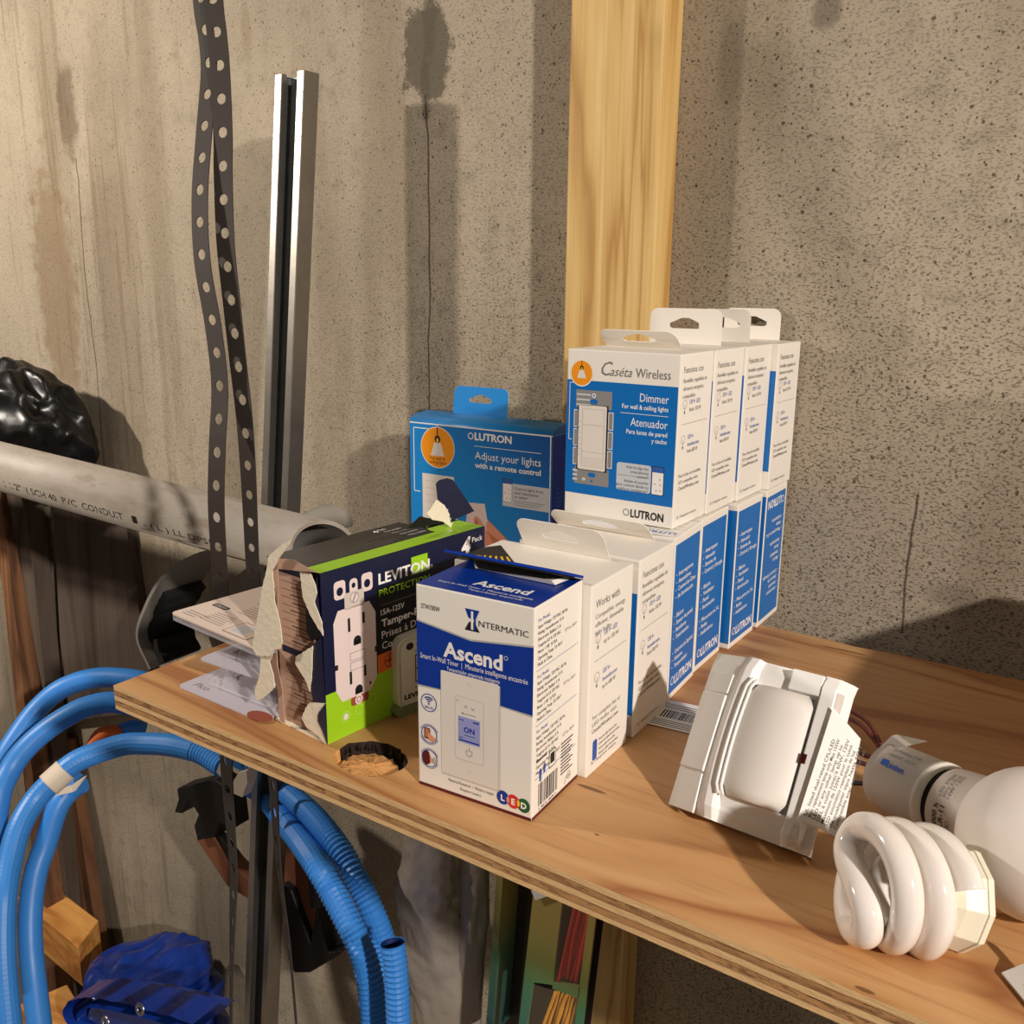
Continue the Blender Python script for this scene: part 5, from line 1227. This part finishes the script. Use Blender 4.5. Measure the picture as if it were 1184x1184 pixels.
# boards leaning in the shadow at the left
def lean(name, base, top, w, d, m, label, ry=0):
    b = MB(); B0, T0 = V3(base), V3(top); A = V3((w,0,0)); D_ = V3((0,d,0))
    b.hexa([B0,B0+A,B0+A+D_,B0+D_,T0,T0+A,T0+A+D_,T0+D_], m); return tag(b.build(name, bevel=.001), label, 'lumber', 'old boards leaning at the left end')
lean('leaning_board', (-0.7935,0.3000,-0.9750), (-0.9552,0.3950,-0.0069), .030, .03, STUDD, 'orange-brown board at the far left frame edge behind the hoses')
lean('leaning_board', (-0.9037,0.3750,-0.9750), (-0.9216,0.4000,-0.0396), .060, .03, GREYW, 'grey-brown weathered board at far left, right of the orange one')
b = MB(); P = [(-0.8237,0.4240,-0.0382),(-0.6344,0.4240,-0.0070),(-0.6292,0.4240,-0.1121),(-0.6003,0.4240,-0.3600),(-0.8702,0.4240,-0.4574)]; b.prism(P, (0,.0155,0), GREYW)  # dark sheet added to stand in for shade on the stained concrete
tag(b.build('shade_panel', bevel=.001), 'dark flat panel standing in for shaded, stained concrete under the left part of the pipe', 'panel')
lean('leaning_board', (-0.8209,0.3950,-0.9750), (-0.8981,0.4180,-0.4878), .040, .02, STUDD, 'narrow brown board leaning just behind the blue hoses')

# timber blocks and tarpaulin below
def beam(A, B, Cp, dz, label):
    A, B, Cp = V3(A), V3(B), V3(Cp); Cp.z = B.z; A.z = B.z; E_ = A+(Cp-B); D = V3((0,0,dz)); b = MB()
    b.hexa([A+D,B+D,Cp+D,E_+D,A,B,Cp,E_], BLOCKM); return tag(b.build('timber_block', bevel=.002), label, 'lumber')
beam((-0.9031,0.3650,-0.7524), (-0.7059,0.3550,-0.7365), (-0.6739,0.3000,-0.7058), -.075, 'pale timber beam end sticking out behind the blue hoses')
beam((-0.6013,0.2400,-0.7529), (-0.5193,0.2200,-0.7251), (-0.5384,0.1600,-0.7119), -.15, 'small pale timber corner under the tarpaulin at the bottom edge')
def tarp():
    root = empty('tarpaulin', (-.5,.28,-.72)); tag(root, 'crumpled shiny blue tarpaulin heap under the shelf', 'tarpaulin'); O = V3((-.5,.28,-.72))
    C0 = V3((-0.5183,0.3200,-0.7760))-O
    bm = bmesh.new()
    for L, (ox, oz, rx, rz, ti) in enumerate(((.0,-.085,.125,.040,.0),(.012,-.045,.130,.030,.05),(-.008,-.012,.118,.026,-.06),(.016,.016,.108,.024,.08),(-.002,.043,.092,.022,-.05),(.018,.064,.066,.020,.06))):
        res = bmesh.ops.create_icosphere(bm, subdivisions=5, radius=1)
        for v in res['verts']:
            d = v.co.normalized(); q = V3((d.x*1.6+L*7, d.y*1.3, d.z*.6))
            f = 1+.16*noise.noise(q)+.10*(.3-abs(noise.noise(q*2.6)))+.03*(.3-abs(noise.noise(q*6)))
            zz = (abs(d.z)**.75)*(1 if d.z > 0 else -1)
            v.co = V3((ox+d.x*rx*f, d.y*.085*f, oz+zz*rz+d.x*ti*.12+.016*noise.noise(V3((d.x*2.2, d.y*1.6, L*3.3)))+.004*noise.noise(V3((d.x*7, d.y*3, L*5)))))+C0
    me = bpy.data.meshes.new('tarp_heap'); bm.to_mesh(me); bm.free(); me.materials.append(TARP)
    for p in me.polygons: p.use_smooth = True
    o = bpy.data.objects.new('tarp_heap', me); COL.objects.link(o); o.parent = root
    # folded roll in front with hem lines
    b = MB(); base = [(-0.2096,0.1900,-0.5392),(-0.2970,0.1900,-0.5653),(-0.4112,0.1900,-0.6081),(-0.4718,0.1900,-0.6414),(-0.4986,0.1900,-0.6759),(-0.4748,0.1900,-0.6913),(-0.3834,0.1900,-0.6693),(-0.2724,0.1900,-0.6336)]
    sp = resample(spline([V3(p)-O for p in base], 10), .006); k = len(sp)
    vs = []
    for i, q in enumerate(sp):
        for yy in (-.012, .03): vs.append(q+V3((.002*noise.noise(q*60),yy,.003*noise.noise(q*45+V3((0,yy*30,0))))))
    b.add(vs, [[i*2,i*2+1,i*2+3,i*2+2] for i in range(k-1)], TARP, True)
    inner = [(-0.2040,0.1850,-0.5466),(-0.3090,0.1850,-0.5802),(-0.4090,0.1850,-0.6191),(-0.4480,0.1850,-0.6432),(-0.4556,0.1850,-0.6635),(-0.4126,0.1850,-0.6637),(-0.2819,0.1850,-0.6311)]
    sp = resample(spline([V3(p)-O for p in inner], 10), .006); k = len(sp); vs = []
    for i, q in enumerate(sp):
        for yy in (-.010, .05): vs.append(q+V3((0,yy,0)))
    b.add(vs, [[i*2,i*2+1,i*2+3,i*2+2] for i in range(k-1)], TARP, True)
    P = [V3(p)-O for p in [(-0.4293,0.1820,-0.6313),(-0.3048,0.1820,-0.5807),(-0.2030,0.1820,-0.5450),(-0.2089,0.1820,-0.5973),(-0.3141,0.1820,-0.6467),(-0.4070,0.1820,-0.6584),(-0.4435,0.1820,-0.6562)]]
    b.prism(P, (0,.004,0), TARP); fe = b.build('folded_edge', root)
    for c in [(-0.2810,0.1600,-0.5430),(-0.3596,0.1600,-0.6029)]:
        g = MB(); g.lathe(V3(c)-O, (0,-1,.25), [(0,.0035),(.001,.0035),(.0016,.0055),(.001,.0075),(0,.0078)], GROM, n=20); g.build('grommet', fe)
tarp()

# black and brown tool hanging under the shelf
def tool():
    y = .33; root = empty('hand_tool', (-.38,y,-.45)); tag(root, 'black jawed tool with brown leather-like arms hanging behind the steel channel', 'tool'); O = V3((-.38,y,-.45))
    def add(nm, pts, m, dy, yy=y):
        b = MB(); b.prism([V3(p)-O for p in pts], (0,dy,0), m); b.build(nm, root, bevel=.002)
    add('jaw', [(-0.4252,0.3300,-0.3883),(-0.3414,0.3300,-0.3472),(-0.3179,0.3300,-0.3517),(-0.3135,0.3300,-0.4105),(-0.3356,0.3300,-0.4084),(-0.3506,0.3300,-0.4347),(-0.3887,0.3300,-0.4544),(-0.3937,0.3300,-0.4337),(-0.3821,0.3300,-0.4124),(-0.3986,0.3300,-0.3974),(-0.4184,0.3300,-0.4242),(-0.4360,0.3300,-0.4292),(-0.4234,0.3300,-0.4034)], BLACKP, .03)
    add('arm', [(-0.4066,0.3400,-0.4639),(-0.3681,0.3400,-0.4467),(-0.3283,0.3400,-0.4734),(-0.2788,0.3400,-0.4925),(-0.2809,0.3400,-0.5169),(-0.3463,0.3400,-0.5127)], BROWNL, .02)
    add('brace', [(-0.3550,0.3350,-0.4338),(-0.3461,0.3350,-0.4331),(-0.3202,0.3350,-0.4517),(-0.3256,0.3350,-0.4721)], BLACKP, .01)
    add('arm', [(-0.2303,0.3400,-0.3910),(-0.2002,0.3400,-0.4039),(-0.1823,0.3400,-0.4334),(-0.1726,0.3400,-0.4725),(-0.1853,0.3400,-0.5311),(-0.2066,0.3400,-0.5000),(-0.2250,0.3400,-0.4698),(-0.2405,0.3400,-0.4636)], BROWNL, .02)
    add('foot', [(-0.2223,0.3300,-0.4526),(-0.2069,0.3300,-0.4562),(-0.1948,0.3300,-0.4834),(-0.1773,0.3300,-0.5207),(-0.1617,0.3300,-0.4615),(-0.1520,0.3300,-0.5003),(-0.1441,0.3300,-0.5177),(-0.1245,0.3300,-0.5060),(-0.1293,0.3300,-0.5157),(-0.1800,0.3300,-0.5640),(-0.2091,0.3300,-0.5782),(-0.2192,0.3300,-0.5635),(-0.2203,0.3300,-0.5124)], BLACKP, .03)
    add('pad', [(-0.1714,0.3250,-0.4141),(-0.1539,0.3250,-0.4165),(-0.1438,0.3250,-0.4446),(-0.1503,0.3250,-0.4558),(-0.1684,0.3250,-0.4613)], BLACKP, .03)
tool()

# crumpled grey plastic bag under the shelf
def grey_bag():
    b = MB(); rows = [((0.0217,0.3000,-0.2747),(0.0839,0.3000,-0.2513)),((0.0113,0.3000,-0.3147),(0.0815,0.3000,-0.2867)),((0.0032,0.3000,-0.3497),(0.0802,0.3000,-0.3173)),((0.0049,0.3000,-0.3811),(0.0800,0.3000,-0.3479)),((0.0087,0.3000,-0.4230),(0.0787,0.3000,-0.3901)),((0.0152,0.3000,-0.4642),(0.0772,0.3000,-0.4332)),((0.0252,0.3000,-0.5156),(0.0746,0.3000,-0.4891)),((0.0366,0.3000,-0.5669),(0.0718,0.3000,-0.5467))]
    n = 44; vs = []; rows.insert(0, (V3(rows[0][0]).xy.to_3d()+V3((.004,0,-.035)), V3(rows[0][1]).xy.to_3d()+V3((0,0,-.035))))
    dense = []
    for (a, c), (a2, c2) in zip(rows, rows[1:]):
        for k in range(7): dense.append((V3(a).lerp(V3(a2), k/7), V3(c).lerp(V3(c2), k/7)))
    for i, (a, c) in enumerate(dense):
        mid = (a+c)/2; rx = (c-a).length/2
        for j in range(n):
            g = 2*PI*j/n; q = V3((math.cos(g)*1.5, math.sin(g)*1.5, i*.10)); f = 1+.16*noise.noise(q)+.18*(.25-abs(noise.noise(q*2.2+V3((3,0,i*.05)))))+.05*noise.noise(q*6)
            vs.append(V3((mid.x+math.cos(g)*rx*f, mid.y+math.sin(g)*rx*.55*f, mid.z)))
    k = len(dense); b.add(vs, [[i*n+j, i*n+(j+1) % n, (i+1)*n+(j+1) % n, (i+1)*n+j] for i in range(k-1) for j in range(n)], SILVB, True)
    b.add(vs[:n], [list(range(n))], SILVB)
    tag(b.build('plastic_bag'), 'tall crumpled grey plastic bag hanging under the shelf right of the ribbed hoses', 'bag')
grey_bag()
def dark_sheet():
    b = MB(); vs = []; n = 26; rows = [((0.0750,0.3100,-0.2900),(0.1076,0.3100,-0.2771)),((0.0701,0.3100,-0.3587),(0.1056,0.3100,-0.3430)),((0.0674,0.3100,-0.4237),(0.1014,0.3100,-0.4072)),((0.0591,0.3100,-0.5623),(0.0946,0.3100,-0.5419))]
    rows.insert(0, (V3(rows[0][0]).xy.to_3d()+V3((0,0,-.035)), V3(rows[0][1]).xy.to_3d()+V3((0,0,-.035)))); dense = []
    for (a, c), (a2, c2) in zip(rows, rows[1:]):
        for k in range(9): dense.append((V3(a).lerp(V3(a2), k/9), V3(c).lerp(V3(c2), k/9)))
    for i, (a, c) in enumerate(dense):
        mid = (a+c)/2; rx = (c-a).length/2
        for j in range(n):
            g = 2*PI*j/n; q = V3((math.cos(g)*1.5+7, math.sin(g)*1.5, i*.13)); f = 1+.25*noise.noise(q)+.2*(.25-abs(noise.noise(q*2.2)))
            vs.append(V3((mid.x+math.cos(g)*rx*f, mid.y+math.sin(g)*rx*.6*f, mid.z)))
    k = len(dense); b.add(vs, [[i*n+j, i*n+(j+1) % n, (i+1)*n+(j+1) % n, (i+1)*n+j] for i in range(k-1) for j in range(n)], SILVB, True); b.add(vs[:n], [list(range(n))], SILVB)
    tag(b.build('plastic_wrapper'), 'narrow crumpled plastic wrapper between the grey bag and the thin green strip', 'plastic')
dark_sheet()

# cable tie pack
def tie_pack():
    y = .25; O = V3((.2,y,-.35)); root = empty('cable_tie_pack', tuple(O)); tag(root, 'green and gold cable tie pack with red and yellow ties in its windows', 'package')
    G = grad_mat('green gold print', -.06, .10, [(0, lin((90,150,140))), (.45, lin((92,150,108))), (.75, lin((156,164,92))), (1, lin((190,172,100)))])
    b = MB()
    R = [V3(p)-O for p in [(0.2026,0.2500,-0.2268),(0.2648,0.2500,-0.2261),(0.2540,0.2500,-0.3629),(0.1866,0.2500,-0.3996)]]
    def sub(u, v):   # u across 0..1, v down 0..1
        return R[0].lerp(R[1], u).lerp(R[3].lerp(R[2], u), v)
    T_ = V3((0,.0025,0))
    def piece(q, m=G):
        P = [sub(*c) for c in q]; b.prism(P, T_, m)
    piece([(0,0),(.47,0),(.47,.62),(0,.62)]); piece([(0,.62),(.9,.62),(.9,.66),(0,.66)]) if False else None
    piece([(.47,.60),(.89,.60),(.89,.69),(.47,.645)]); piece([(0,.62),(.16,.62),(.13,1),(0,1)]); piece([(.88,0),(1,0),(1,1),(.88,1)])
    b.build('card_frame', root)
    w = MB(); P = [sub(.47,.0),sub(.88,.0),sub(.88,.60),sub(.47,.60)]; w.prism([p+V3((0,-.001,0)) for p in P], (0,.0005,0), WINDOW); P = [sub(.16,.63),sub(.88,.68),sub(.88,1),sub(.14,1)]; w.prism([p+V3((0,-.001,0)) for p in P], (0,.0005,0), WINDOW); w.build('clear_window', root)
    k = MB(); P = [sub(.0,.0),sub(1,.0),sub(1,1),sub(0,1)]; k.prism([p+V3((0,.016,0)) for p in P], (0,.001,0), DARKB); k.build('back_card', root)
    for nm, m, n_, (u0, u1, v0, v1) in (('red_ties', REDT, 11, (.60,.86,.0,.60)), ('yellow_ties', YELT, 10, (.40,.84,.68,1.0))):
        r = MB()
        for i in range(n_):
            s = i/(n_-1); a = sub(u0+(u1-u0)*(.25+.75*s), v0); c = sub(u0-.06+(u1-u0)*s+.0, v1-.02*(i % 3))
            a = a+V3((0,.003+.006*((i*7) % 5)/5,0)); c = c+V3((0,.002+.006*((i*3) % 5)/5,0)); r.tube(spline([a, a.lerp(c, .5)+V3((.0015*math.sin(i*2.1),0,0)), c], 6), .0016, m, n=8)
        r.build(nm, root)
    # pale sticker on the corner
    s = MB(); P = [V3(p)-O for p in [(0.2017,0.2460,-0.2335),(0.2194,0.2460,-0.2261),(0.2195,0.2460,-0.2312),(0.2063,0.2460,-0.2411)]]; s.prism(P, (0,.001,0), LABEL); s.build('corner_tape', root)
tie_pack()
b = MB(); P = [(0.1490,0.2700,-0.2425),(0.1558,0.2700,-0.2434),(0.1440,0.2700,-0.4386),(0.1357,0.2700,-0.4432)]
b.prism(P, (0,.03,0), grad_mat('thin strip print', -.42, -.26, [(0, lin((60,100,96))), (.5, lin((84,130,96))), (1, lin((176,166,90)))])); tag(b.build('green_strip'), 'thin green and gold card edge hanging between the wrapper and the tie pack', 'package')
b = MB(); P = [(0.1364,0.3000,-0.2686),(0.1655,0.3000,-0.2682),(0.1540,0.3000,-0.4569),(0.1263,0.3000,-0.4720)]
P = [(P[0][0],P[0][1],-.03), (P[1][0],P[1][1],-.03)]+list(P[1:])+[P[0]]; b.prism(P, (0,.05,0), DARKB); tag(b.build('dark_case'), 'dark brown case standing in shadow behind the green strip', 'case')

# unseen carton added on the shelf just right of the view to shade the wall
b = MB(); b.bevbox((.590,.13,0), (.26,0,0), (0,.25,0), (0,0,.092), KRAFT, r=.001)
tag(b.build('shadow_carton'), 'plain brown carton added out of view on the right of the shelf as a shadow caster', 'box')

# ------------------------------------------------------------------ light
def lamp(name, loc, power, radius, col):
    L = bpy.data.lights.new(name, 'POINT'); L.energy = power; L.shadow_soft_size = radius; L.color = col
    o = bpy.data.objects.new(name, L); COL.objects.link(o); o.location = loc; return o
WARM = (1.0, .89, .78)
lamp('basement_bulb', (-1.0,-.42,.70), 46, .03, WARM)
lamp('basement_bulb', (2.32,-.90,1.08), 240, .045, (1.0,.905,.82))
w = bpy.data.worlds.new('basement'); w.use_nodes = True; S.world = w
w.node_tree.nodes['Background'].inputs[0].default_value = (.95,.80,.66,1); w.node_tree.nodes['Background'].inputs[1].default_value = .09

# ------------------------------------------------------------------ camera
cd = bpy.data.cameras.new('camera'); cam = bpy.data.objects.new('camera', cd); COL.objects.link(cam)
cd.sensor_width = 36; cd.lens = 1054.81/1184*36; cd.clip_start = .02
R_, U_, F_ = V3((.82887122,.55936294,.00925225)), V3((-.1414579,.19355582,.97083768)), V3((-.54125979,.80600822,-.23955916))
M = Matrix((R_, U_, -F_)).transposed().to_4x4(); M.translation = V3((.57362431,-.34341377,.28011447)); cam.matrix_world = M
S.camera = cam
S.view_settings.view_transform = 'Standard'; S.view_settings.look = 'None'; S.view_settings.gamma = 1; S.view_settings.exposure = .06
